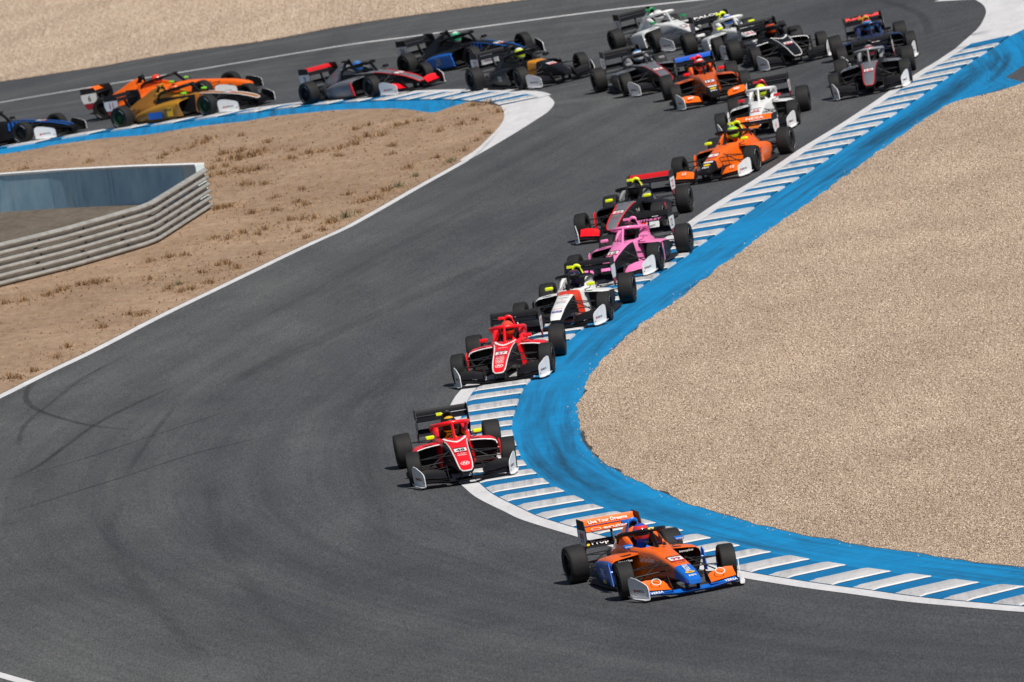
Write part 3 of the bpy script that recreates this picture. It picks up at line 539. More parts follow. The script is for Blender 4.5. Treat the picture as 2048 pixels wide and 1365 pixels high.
for i, (x, y, s_) in enumerate(D['tufts']):
    green = i in (36, 37, 40, 45, 88) 
    k = 1+int(s_ > .28)+int(s_ > .6)
    o = link('weed_tuft', TM[i % 5], GREENW if green else STRAW, loc=(x, y, float(gz(x, y))+.012), label=weed_label(x, y, s_, green), category='weed', group='weeds of the infield')
    sc_ = min(1.5, max(.35, s_/.62)); o.scale = (sc_, sc_*1.5, min(1.1, max(.5, sc_))*.9); o.rotation_euler.z = (i*37 % 21-10)*.03
# uncountable scattered dry stubble
IP = np.array(inf); n = 9000; xs = rng.uniform(-16, 1, n); ys = rng.uniform(214, 292, n); ok = inside(xs, ys, IP)
cl = np.array([(t[0], t[1]) for t in D['tufts']]); pick = rng.integers(0, len(cl), 5000); xc = cl[pick, 0]+rng.normal(0, .45, 5000); yc = cl[pick, 1]+rng.normal(0, 1.0, 5000); ok2 = inside(xc, yc, IP)
xs = np.r_[xs[ok], xc[ok2]]; ys = np.r_[ys[ok], yc[ok2]]; pocket = inside(xs, ys, np.vstack([rail, wl[::-1]])); xs, ys = xs[~pocket], ys[~pocket]
n = len(xs); a = rng.uniform(0, 3.14, n); w = rng.uniform(.01, .035, n); h = rng.uniform(.012, .055, n); zz = gz(xs, ys)+.012
v = np.stack([np.column_stack([xs-np.cos(a)*w, ys-np.sin(a)*w, zz]), np.column_stack([xs+np.cos(a)*w, ys+np.sin(a)*w, zz]), np.column_stack([xs+rng.normal(0, .02, n), ys+rng.normal(0, .02, n), zz+h])], 1).reshape(-1, 3)
me = mesh('stubble', v, np.arange(3*n).reshape(-1, 3)); at = me.attributes.new('tone', 'FLOAT', 'POINT'); at.data.foreach_set('value', np.repeat(rng.uniform(.55, 1, n), 3).astype(np.float32))
link('dry_stubble', me, STRAW, kind='stuff', label='fine dry stubble scattered over the sandy infield', category='dry grass')

# ------------------------------------------------------------------ formula cars: shared meshes in the car's own frame (x forward, y left)
HB, TF, TR = 1.48, 1.59, 1.51
ST = [(-.62, .30, .36, .63, .05, .06, .01), (-.25, .315, .36, .60, .05, .06, .0), (.15, .30, .34, .588, .05, .06, .0), (.45, .255, .30, .582, .06, .06, .005), (.70, .205, .255, .57, .09, .055, .01), (1.0, .172, .215, .543, .14, .05, .012), (1.45, .150, .18, .482, .185, .045, .012), (1.95, .136, .152, .405, .19, .04, .01), (2.25, .126, .134, .33, .178, .036, .008), (2.43, .114, .12, .276, .165, .034, .005), (2.50, .095, .10, .236, .172, .028, .0)]
def ring(x, wt, wb, zt, zb, r, cr):
    zm = zb+(zt-zb)*.5; wm = (wt+wb)/2
    return [(x, y, z) for y, z in ((wt, zt-r), (wt-.29*r, zt-.29*r), (wt-r, zt), (0, zt+cr), (r-wt, zt), (.29*r-wt, zt-.29*r), (-wt, zt-r), (-wm, zm), (-wb, zb+r), (r-wb, zb), (wb-r, zb), (wb, zb+r), (wm, zm))]
SS = catmull(ST, .06); SS = SS[np.argsort(SS[:, 0])]
def station(x): return [float(np.interp(x, SS[:, 0], SS[:, k])) for k in range(1, 7)]
def body(name, x0, x1, n, hole=None, caps=(False, False)):
    xs = np.linspace(x0, x1, n); rings = [ring(x, *station(x)) for x in xs]
    def mf(i, k):
        xm = (xs[i]+xs[i+1])/2
        if hole and hole[0] < xm < hole[1] and k in (2, 3): return None
        return 0 if k in (1, 2, 3, 4) else 1
    mb = MB().loft(rings, caps, 1, mf=mf); me = recalc(mb.mesh(name)); me.polygons.foreach_set('use_smooth', [True]*len(me.polygons)); me.set_sharp_from_angle(angle=math.radians(50)); return me
M = {}
M['nose_cone'] = body('nose_cone', 1.93, 2.50, 8, caps=(False, True))
M['nose'] = body('nose', 1.02, 1.93, 8)
M['scuttle'] = body('scuttle', .62, 1.02, 5)
M['cockpit_tub'] = body('cockpit_tub', -.62, .62, 14, hole=(-.50, .40), caps=(True, False))
ins = MB(); xs_ = np.linspace(-.5, .42, 6)
rg = []
for x in xs_:
    wt = station(x)[0]-.065; rg.append([(x, wt, station(x)[2]-.005), (x, wt-.02, .2), (x, -wt+.02, .2), (x, -wt, station(x)[2]-.005)])
ins.loft(rg, (True, True), closed=False); M['cockpit_lining'] = recalc(ins.mesh('cockpit_lining', 30))
# raised cockpit sides with head rest
hr = MB()
for s in (1, -1):
    rg = [[(x, s*(yo), zb), (x, s*yo*.97, zt-.03), (x, s*(yo-.04), zt), (x, s*yi, zt-.01), (x, s*yi, zb)] for x, yo, yi, zb, zt in ((.12, .275, .225, .55, .605), (-.02, .285, .215, .55, .65), (-.2, .295, .20, .55, .70), (-.45, .30, .19, .55, .735), (-.66, .285, .17, .55, .74))]
    M['cside'+('L' if s > 0 else 'R')] = recalc(MB().loft(rg).mesh('cockpit_side', 40))
M['head_rest'] = recalc(MB().box((-.50, 0, .64), (.12, .37, .2)).mesh('head_rest'))
# engine cover behind the roll hoop
EC = [(-.64, .085, .315, .785, .10, .05, .01), (-.72, .075, .32, .855, .10, .045, .012), (-1.0, .06, .31, .79, .10, .04, .015), (-1.3, .05, .25, .665, .11, .035, .01), (-1.6, .04, .17, .545, .12, .03, .01), (-1.85, .03, .10, .43, .14, .02, .005)]
ecs = catmull(EC, .1)
def ring2(x, wt, wb, zt, zb, r, cr):
    zs = .42; ws = wb
    pts = [(wt, zt-r), (wt-.3*r, zt-.3*r), (0, zt+cr)]; L = pts+[(-(wt-.3*r), zt-.3*r), (-wt, zt-r)]
    zq = max(zs*(zt/.9)**.5, zb+.1); zh = (zt+zq)/2
    return [(x, y, z) for y, z in L+[(-(wt*.75+ws*.25), zh+(zt-zq)*.04), (-ws*.82, zq+.06), (-ws, zq-.04), (-ws*.95, zb), (ws*.95, zb), (ws, zq-.04), (ws*.82, zq+.06), (wt*.75+ws*.25, zh+(zt-zq)*.04)]]
me = recalc(MB().loft([ring2(*e) for e in ecs]).mesh('engine_cover', 60)); M['engine_cover'] = me
# roll hoop with intake
hp = [(-.63, .125, .68), (-.63, .105, .75), (-.62, .078, .835), (-.61, .055, .888), (-.605, .028, .912), (-.605, 0, .918)]; hp = hp+[(x, -y, z) for x, y, z in hp[-2::-1]]
M['roll_hoop'] = recalc(MB().tube(hp, .0165, 8, flat=(1, 1.9)).mesh('roll_hoop', 50))
M['air_intake'] = recalc(MB().prism([(.12, .64), (.10, .75), (.074, .83), (.045, .888), (0, .906), (-.045, .888), (-.074, .83), (-.10, .75), (-.12, .64)], 0, -.72, -.645).mesh('air_intake'))
M['camera_pod'] = recalc(MB().loft([[(-.66, -.165, 0.885), (-.66, -.085, 0.885), (-.66, -.085, 0.920), (-.66, -.165, 0.920)], [(-.62, -.18, 0.875), (-.62, -.08, 0.875), (-.62, -.08, 0.925), (-.62, -.18, 0.925)], [(-.55, -.175, 0.880), (-.55, -.085, 0.880), (-.55, -.085, 0.920), (-.55, -.175, 0.920)]]).tube([(-.61, -.05, 0.895), (-.61, -.1, 0.900)], .012, 6).mesh('camera_pod', 40))
# halo
hl = [(-.52, .285, .675), (-.40, .30, .72), (-.2, .305, .755), (.02, .288, .78), (.2, .235, .80), (.33, .13, .822), (.375, 0, .83)]; hl = catmull(hl+[(x, -y, z) for x, y, z in hl[-2::-1]], .07)
mb = MB().tube(hl, .036, 10, flat=(1.1, .95)); mb.tube([(.37, 0, .81), (.45, 0, .74), (.54, 0, .65), (.62, 0, .55)], [.034, .030, .032, .040], 8, flat=(.8, 1.5))
for s in (1, -1): mb.tube([(-.50, s*.285, .68), (-.56, s*.275, .60)], .034, 8)
M['halo'] = recalc(mb.mesh('halo', 60))
# side pods (left; right mirrored)
PD = [(.44, .26, .705, .470, .40, .12), (.36, .27, .712, .485, .41, .10), (.15, .28, .712, .488, .40, .07), (-.2, .27, .70, .468, .385, .06), (-.6, .26, .67, .42, .35, .06), (-.95, .24, .58, .355, .30, .06), (-1.25, .2, .44, .29, .25, .06), (-1.5, .15, .30, .23, .19, .06)]
def pod(s):
    mb = MB(); rg = []; yo2 = .03
    for x, yi, yo, zt, zo, zb in catmull(PD, .12):
        rg.append([(x, s*yi, zb), (x, s*yi, zt+.03), (x, s*(yi+.08), zt+.022), (x, s*(yi*.45+yo*.55), zt+.006), (x, s*(yo-.07), zt-.012), (x, s*(yo-.02), zt-.045), (x, s*yo, zo-.03), (x, s*(yo-.015), (zo+zb)/2), (x, s*(yo-.06), zb)])
    def mf(i, k): return 0 if k in (1, 2, 3, 4) else 1
    mb.loft(rg, (False, True), mf=mf); return recalc(mb.mesh('side_pod', 45))
def podin(s):
    rg = []
    for x, a in ((.45, 0), (.30, .03), (.2, .06)):
        yi, yo, zt, zb = .27+a*.2, .70-a, .468-a*.5, .125+a
        rg.append([(x, s*yi, zb), (x, s*yi, zt+.02), (x, s*(yi+.1), zt+.012), (x, s*(yo-.08), zt-.02), (x, s*(yo-.025), zt-.055), (x, s*(yo-.012), .36), (x, s*(yo-.03), .24), (x, s*(yo-.09), zb)])
    return recalc(MB().loft(rg, (False, True)).mesh('pod_inlet', 40))
def podtrim(s): 
    p = [(.452, s*.26, .497), (.452, s*.36, .492), (.452, s*.50, .478), (.452, s*.62, .455), (.452, s*.682, .425), (.452, s*.703, .38)]; return recalc(MB().tube(p, .0125, 6).mesh('inlet_trim', 60))
def vane(s):
    v = []
    mb = MB().loft([[(.54, s*.735, .10), (.56, s*.735, .10), (.46, s*.742, .40), (.40, s*.725, .44), (.36, s*.725, .40), (.40, s*.73, .1)], [(.54, s*.748, .10), (.56, s*.748, .10), (.46, s*.755, .40), (.40, s*.738, .452), (.36, s*.74, .40), (.40, s*.743, .1)]])
    mb.tube([(.44, s*.70, .30), (.44, s*.74, .30)], .02, 6); return recalc(mb.mesh('turning_vane'))
def mirror(s):
    mb = MB().loft([[(.47, s*(.40+a*w), .635+b*h) for a, b in ((-1, -.5), (-.8, -1), (.8, -1), (1, -.5), (1, .5), (.8, 1), (-.8, 1), (-1, .5))] for w, h in ((.062, .018), (.078, .03))][:1]+[[(x, s*(.40+a*w), .635+b*h) for a, b in ((-1, -.5), (-.8, -1), (.8, -1), (1, -.5), (1, .5), (.8, 1), (-.8, 1), (-1, .5))] for x, w, h in ((.44, .076, .030), (.40, .08, .033), (.385, .078, .031))]); return recalc(mb.mesh('mirror', 50))
def mstalk(s): return recalc(MB().tube([(.42, s*.40, .61), (.43, s*.37, .565), (.45, s*.27, .545)], .008, 6).mesh('mirror_stalk', 60))
for s, n in ((1, 'L'), (-1, 'R')): M['pod'+n], M['podin'+n], M['podtrim'+n], M['vane'+n], M['mir'+n], M['stalk'+n] = pod(s), podin(s), podtrim(s), vane(s), mirror(s), mstalk(s)
fl_ = [(.58, .45), (.50, .68), (.1, .72), (-.6, .715), (-1.05, .70), (-1.15, .60), (-1.2, .42), (-1.75, .40), (-1.75, -.40), (-1.2, -.42), (-1.15, -.60), (-1.05, -.70), (-.6, -.715), (.1, -.72), (.50, -.68), (.58, -.45)]
M['floor'] = recalc(MB().prism(fl_, 2, .035, .06).mesh('floor'))
M['gearbox'] = recalc(MB().loft([[(x, a*w, z+b*h) for a, b in ((1, -.6), (1, .6), (.6, 1), (-.6, 1), (-1, .6), (-1, -.6), (-.6, -1), (.6, -1))] for x, w, z, h in ((-1.2, .15, .27, .15), (-1.6, .12, .27, .13), (-1.95, .09, .26, .1), (-2.2, .06, .26, .06))]).mesh('gearbox', 40))
M['diffuser'] = recalc(MB().loft([[(x, w, z0), (x, w, z0+.015), (x, -w, z0+.015), (x, -w, z0)] for x, w, z0 in ((-1.55, .40, .06), (-1.9, .40, .12), (-2.15, .40, .20))]).mesh('diffuser'))
M['rear_light'] = recalc(MB().box((-2.21, 0, .27), (.03, .08, .06)).mesh('rear_light'))
# wings: aerofoil sections
def foil(c, ang, x0, z0, th=.10, n=7):
    up_, lo = [], []
    for i in range(n):
        t = i/(n-1); h = th*c*(2.6*math.sqrt(t)*(1-t)+.03); cam_ = -.10*c*math.sin(math.pi*t); up_.append((t*c, cam_+h*.35)); lo.append((t*c, cam_-h*.75))
    P = up_+lo[::-1]; ca, sa = math.cos(ang), math.sin(ang); return [(x0-(x*ca-z*sa), z0+x*sa+z*ca) for x, z in P]
def wing(name, secs): return recalc(MB().loft([[(x, y, z) for x, z in P] for y, P in secs]).mesh(name, 35))
A = math.radians
WT = .435
M['rw_main'] = wing('rear_wing_main_plane', [(-WT, foil(.25, A(13), -1.86, .69)), (0, foil(.25, A(13), -1.86, .69)), (WT, foil(.25, A(13), -1.86, .69))])
M['rw_flap'] = wing('rear_wing_flap', [(-WT, foil(.15, A(38), -2.06, .76)), (0, foil(.15, A(38), -2.06, .76)), (WT, foil(.15, A(38), -2.06, .76))])
M['rw_beam'] = wing('beam_wing', [(-WT, foil(.22, A(28), -1.92, .43)), (WT, foil(.22, A(28), -1.92, .43))])
ep = [(-1.80, .55), (-1.80, .72), (-1.86, .858), (-2.26, .868), (-2.28, .59), (-2.20, .40), (-2.14, .31), (-2.02, .31), (-1.93, .43)]
def epl(s): return recalc(MB().prism([(x, z) for x, z in ep], 1, s*.437, s*.450).mesh('rear_wing_end_plate'))
def panel(poly, s, y=.453): return recalc(MB().prism(poly, 1, s*.4502, s*y).mesh('number_panel'))
EPW = [(-1.812, .56), (-1.812, .715), (-2.268, .715), (-2.272, .59), (-2.225, .47), (-1.875, .47)]; EPR = [(-1.885, .46), (-2.218, .46), (-2.19, .40), (-2.135, .32), (-2.025, .32), (-1.94, .43)]
for s, n in ((1, 'L'), (-1, 'R')): M['ep'+n], M['epw'+n], M['epr'+n] = epl(s), panel(EPW, s), panel(EPR, s)
M['rw_pylon'] = recalc(MB().prism([(-1.75, .40), (-1.9, .38), (-2.0, .69), (-1.95, .70)], 1, -.012, .012).mesh('wing_pylon'))
# front wing
def fsec(y):
    k = max(0, (abs(y)-.28)/.45); return foil(.26, A(5+4*k), 2.46-.05*k, .075+.035*min(1, k*1.5))
M['fw_main'] = wing('front_wing_main_plane', [(y, fsec(y)) for y in (-.735, -.6, -.45, -.28, -.12, .12, .28, .45, .6, .735)])
def fwf(s): return wing('front_wing_flap', [(s*y, foil(c, A(a), x, z)) for y, c, a, x, z in ((.30, .19, 16, 2.25, .115), (.36, .24, 27, 2.25, .125), (.5, .26, 31, 2.235, .14), (.62, .25, 33, 2.22, .15), (.728, .22, 34, 2.2, .155))])
def fwf2(s): return wing('front_wing_slot_flap', [(s*y, foil(.12, A(12), 2.31, .10)) for y in (.29, .5, .73)])
fe = [(1.90, .06), (1.885, .27), (1.91, .345), (1.98, .368), (2.12, .35), (2.34, .285), (2.415, .25), (2.435, .20), (2.435, .05)]
def fwe(s):
    mb = MB(); n = len(fe); 
    yy = lambda x, z: .715+.27*(2.435-x)+.05*max(0, z-.15); o = [(x, s*yy(x, z), z) for x, z in fe]; i = [(x-.004, s*(yy(x, z)-.012), z) for x, z in fe]
    mb.add(o+i, [tuple(range(n))], 0); mb.add([], []); base = 0
    mb.f.append(tuple(reversed(range(n, 2*n)))); mb.m.append(1)
    for k in range(n): mb.f.append((k, (k+1) % n, (k+1) % n+n, k+n)); mb.m.append(0)
    mb.add([(2.435, s*.715, .05), (1.90, s*.859, .06), (1.90, s*.895, .085), (2.15, s*.86, .055), (2.38, s*.785, .045), (2.435, s*.715, .038), (1.90, s*.859, .048), (1.90, s*.895, .073), (2.15, s*.86, .043), (2.38, s*.785, .033)], [(0, 1, 2, 3, 4), (9, 8, 7, 6, 5), (2, 7, 8, 3), (3, 8, 9, 4), (1, 6, 7, 2), (4, 9, 5, 0)], 0)
    return recalc(mb.mesh('front_wing_end_plate'))
def fwv(s): return recalc(MB().prism([(2.0, .12), (1.98, .30), (2.05, .31), (2.28, .14), (2.28, .09)], 1, s*.292, s*.30).mesh('front_wing_fence'))
for s, n in ((1, 'L'), (-1, 'R')): M['fwf'+n], M['fwf2'+n], M['fwe'+n], M['fwv'+n] = fwf(s), fwf2(s), fwe(s), fwv(s)
for s, n in ((1, 'L'), (-1, 'R')): M['pylon'+n] = recalc(MB().prism([(2.20, .20), (2.40, .185), (2.40, .075), (2.24, .075)], 1, s*.082, s*.094).mesh('nose_pylon'))
# trims on the nose edges and chevron in front of the cockpit
def edge_pt(x, s, out=.004): wt, wb, zt, zb, r, cr = station(x); return (x, s*(wt-.22*r+out), zt-.22*r+out)
for s, n in ((1, 'L'), (-1, 'R')): M['trim'+n] = recalc(MB().tube([edge_pt(x, s) for x in np.linspace(.75, 2.47, 14)], .011, 6).mesh('nose_trim', 60))
def top_pt(x, y): wt, wb, zt, zb, r, cr = station(x); return (x, y, zt+cr*(1-abs(y)/wt)+.003)
M['tiptrim'] = recalc(MB().tube([(2.478, .09, .245), (2.507, .07, .225), (2.515, 0, .222), (2.507, -.07, .225), (2.478, -.09, .245)], .012, 6).mesh('nose_trim', 60))
ch = MB()
for s in (1, -1):
    a = [top_pt(.48, s*.205), top_pt(.70, s*.17), top_pt(.95, s*.06), top_pt(1.04, 0)]; b = [top_pt(.44, s*.17), top_pt(.64, s*.135), top_pt(.86, s*.05), top_pt(.93, 0)]
    ch.add(a+b, [(0, 1, 5, 4), (1, 2, 6, 5), (2, 3, 7, 6)])
M['chevron'] = recalc(ch.mesh('chevron'))
M['antenna'] = recalc(MB().tube([(.70, -.07, .60), (.69, -.07, .665)], [.012, .006], 6).mesh('antenna')); M['sensor'] = recalc(MB().tube([(.72, .09, .605), (.72, .09, .635)], [.03, .022], 8).mesh('sensor'))
stw = MB().lathe_y([(.105, -.012), (.12, 0), (.105, .012), (.095, 0)], 16, closed=True); stw.box((0, 0, 0), (.16, .02, .08)); M['steering'] = recalc(stw.mesh('steering_wheel'))
# wheels
def tyre(R, w, n=40):
    h = w/2; p = [(.165, -h*.86), (R*.80, -h), (R*.93, -h*.97), (R*.985, -h*.86), (R, -h*.62), (R*1.003, 0), (R, h*.62), (R*.985, h*.86), (R*.93, h*.97), (R*.80, h), (.165, h*.86)]
    return MB().lathe_y(p, n)
def band(w, s):
    v = []; f = []
    for a0 in (.5, 3.64):
        for i in range(7):
            a = a0+i*.12; b = len(v); v += [(r*math.cos(a), s*(w/2+.001), r*math.sin(a)) for r in (.200, .222)]
            if i: f.append((b-2, b-1, b+1, b))
    return mesh('tyre_lettering', v, f)
def rim(R, w, s):
    h = w/2; mb = MB().lathe_y([(.178, -h*.86), (.160, -h*.5), (.155, h*.4), (.178, h*.86)], 28); y = s*h*.55
    mb.lathe_y([(0, y+s*.02), (.045, y+s*.02), (.05, y-s*.03)], 16)
    for k in range(10):
        a = 2*math.pi*k/10; c, q = math.cos(a), math.sin(a); mb.tube([(c*.035, y, q*.035), (c*.165, y+s*.012, q*.165)], [.017, .011], 5)
    mb.lathe_y([(.0, y-s*.05), (.15, y-s*.05)], 20); mb.lathe_y([(.182, s*h*.9), (.170, s*h*.9), (.168, s*h*.7)], 28); return mb
for k, R, w in (('F', .28, .24), ('R', .29, .288)):
    M['tyre'+k] = recalc(tyre(R, w).mesh('tyre', 38))
    for s, n in ((1, 'L'), (-1, 'R')):
        M['rim'+k+n] = recalc(rim(R, w, s).mesh('rim', 40)); M['hub'+k+n] = recalc(MB().lathe_y([(.0, -.05), (.12, -.05), (.12, -.02), (.07, 0), (.07, .04), (0, .04)], 20).mesh('wheel', 40))
        M['mark'+k+n] = band(w, s)
def arms(front, s):
    mb = MB(); x, yw = (HB, TF/2) if front else (-HB, TR/2); yb = .15 if front else .12; out = yw-.13
    res = []
    for dx in (-.33, .20): mb.tube([(x+dx, s*yb, .42 if front else .37), (x, s*out, .40)], .0125, 6, flat=(1.5, .7))
    res.append(('upper_wishbone', mb)); mb = MB()
    for dx in (-.36, .22): mb.tube([(x+dx, s*(yb+.02), .20), (x, s*out, .165)], .0125, 6, flat=(1.5, .7))
    res.append(('lower_wishbone', mb)); res.append(('push_rod', MB().tube([(x-.05, s*(yb+.03), .47 if front else .44), (x, s*(out-.02), .19)], .0115, 6))); res.append(('track_rod', MB().tube([(x+.11, s*yb, .33), (x+.09, s*out, .30)], .0105, 6)))
    return [(n_, recalc(b_.mesh(n_, 60))) for n_, b_ in res]
for s, n in ((1, 'L'), (-1, 'R')): M['susF'+n], M['susR'+n] = arms(True, s), arms(False, s)
# text and decals
TXT = {}
def text_mesh(tx, bold=.0):
    k = (tx, bold)
    if k not in TXT:
        c = bpy.data.curves.new('lettering', 'FONT'); c.body = tx; c.align_x = 'CENTER'; c.align_y = 'CENTER'; c.size = 1; c.offset = bold; c.resolution_u = 2
        o = bpy.data.objects.new('tmp', c); me = bpy.data.meshes.new_from_object(o); bpy.data.objects.remove(o); me.name = 'lettering'
        for _ in range(len(me.materials)): me.materials.pop()
        co = np.empty(len(me.vertices)*3); me.vertices.foreach_get('co', co); co = co.reshape(-1, 3); mn, mx = co.min(0), co.max(0); co -= (mn+mx)/2; co /= (mx[1]-mn[1]); me.vertices.foreach_set('co', co.ravel()); me.update(); TXT[k] = (me, float((mx[0]-mn[0])/(mx[1]-mn[1])))
    return TXT[k]
def put_text(tx, parent, pos, right, upv, h, mat, w=None, name='lettering', bold=.02):
    me, asp = text_mesh(tx, bold); r = Vector(right).normalized(); n = r.cross(Vector(upv)).normalized(); u = n.cross(r); wx = h if w is None else w/asp
    o = link(name, me, mat, parent); o.matrix_local = Matrix(((r.x*wx, u.x*h, n.x, pos[0]), (r.y*wx, u.y*h, n.y, pos[1]), (r.z*wx, u.z*h, n.z, pos[2]), (0, 0, 0, 1))); return o
def quad_mesh(nm, n=4, ell=False):
    if ell: v = [(math.cos(2*math.pi*i/20)/2, math.sin(2*math.pi*i/20)/2, 0) for i in range(20)]
    else: v = [(-.5, -.5, 0), (.5, -.5, 0), (.5, .5, 0), (-.5, .5, 0)]
    return mesh(nm, v, [tuple(range(len(v)))])
QM, EM = quad_mesh('sticker'), quad_mesh('sticker', ell=True)
ELR = mesh('emblem', [(math.cos(2*math.pi*i/20)*r, math.sin(2*math.pi*i/20)*r, 0) for r in (.5, .42) for i in range(20)], [(i, (i+1) % 20, (i+1) % 20+20, i+20) for i in range(20)])
def put_quad(parent, pos, right, upv, w, h, mat, me=None, name='sticker'):
    r = Vector(right).normalized(); n = r.cross(Vector(upv)).normalized(); u = n.cross(r)
    o = link(name, me or QM, mat, parent); o.matrix_local = Matrix(((r.x*w, u.x*h, n.x, pos[0]), (r.y*w, u.y*h, n.y, pos[1]), (r.z*w, u.z*h, n.z, pos[2]), (0, 0, 0, 1))); return o
def on_nose(x, y=0, lift=.004):
    z0, z1 = station(x-.05)[2]+station(x-.05)[5], station(x+.05)[2]+station(x+.05)[5]
    wt, wb, zt, zb, r, cr = station(x); return (x, y, zt+cr+lift), (-.1, 0, z0-z1)      # position, up vector (towards the cockpit)
# driver: one continuous seated body
dv = bpy.data.meshes.new('person_body')
J = dict(pel=(-.36, 0, .18), sp=(-.42, 0, .36), ch=(-.42, 0, .41), nk=(-.36, 0, .55), hd=(-.28, 0, .68), sL=(-.40, .16, .43), eL=(-.20, .21, .42), wL=(.08, .11, .50), hL=(.14, .10, .53), sR=(-.40, -.16, .43), eR=(-.20, -.21, .42), wR=(.08, -.11, .50), hR=(.14, -.10, .53), kL=(.22, .12, .40), aL=(.72, .07, .26), kR=(.22, -.12, .40), aR=(.72, -.07, .26), hpL=(-.34, .09, .19), hpR=(-.34, -.09, .19), tL=(.82, .07, .30), tR=(.82, -.07, .30))
nm = list(J); E_ = [('pel', 'sp'), ('sp', 'ch'), ('ch', 'nk'), ('nk', 'hd'), ('ch', 'sL'), ('sL', 'eL'), ('eL', 'wL'), ('wL', 'hL'), ('ch', 'sR'), ('sR', 'eR'), ('eR', 'wR'), ('wR', 'hR'), ('pel', 'hpL'), ('hpL', 'kL'), ('kL', 'aL'), ('aL', 'tL'), ('pel', 'hpR'), ('hpR', 'kR'), ('kR', 'aR'), ('aR', 'tR')]
RADI = dict(pel=.13, sp=.13, ch=.14, nk=.06, hd=.085, s=.07, e=.05, w=.035, h=.042, k=.065, a=.045, hp=.095, t=.04)
dv.from_pydata([J[n] for n in nm], [(nm.index(a), nm.index(b)) for a, b in E_], []); dvo = bpy.data.objects.new('tmp', dv); COL.objects.link(dvo)
dvo.modifiers.new('skin', 'SKIN'); dvo.modifiers.new('sub', 'SUBSURF').levels = 1
for i, n in enumerate(nm):
    r = RADI.get(n) or RADI.get(n[:-1]); dv.skin_vertices[0].data[i].radius = (r, r); dv.skin_vertices[0].data[i].use_root = (n == 'pel')
bpy.context.view_layer.update(); M['driver'] = bpy.data.meshes.new_from_object(dvo.evaluated_get(bpy.context.evaluated_depsgraph_get())); M['driver'].name = 'person_body'; bpy.data.objects.remove(dvo)
for p in M['driver'].polygons: p.use_smooth = True
def helmet_mesh():
    mb = MB(); n, k = 24, 14; v = []; f = []; mi = []
    for i in range(k+1):
        th = math.pi*i/k
        for j in range(n):
            a = 2*math.pi*j/n; x, y, z = math.sin(th)*math.cos(a), math.sin(th)*math.sin(a), math.cos(th)
            xx = x*.142*(1+.10*max(0, x)*(1 if z < .1 else .4)); yy = y*.122; zz = z*.137-(.02 if z < -.3 and x > .2 else 0)
            v.append((xx, yy, max(zz, -.125)))
    for i in range(k):
        for j in range(n):
            a = 2*math.pi*(j+.5)/n; a = min(a, 2*math.pi-a); m = 0
            if 6 <= i <= 7 and a < 1.2: m = 1
            elif i <= 2: m = 2
            elif (i in (5,) and a < 1.35) or i == 9: m = 2
            f.append((i*n+j, i*n+(j+1) % n, (i+1)*n+(j+1) % n, (i+1)*n+j)); mi.append(m)
    me = mesh('helmet', v, f, None, mi); me = recalc(me)
    for p in me.polygons: p.use_smooth = True
    return me
M['helmet'] = helmet_mesh()

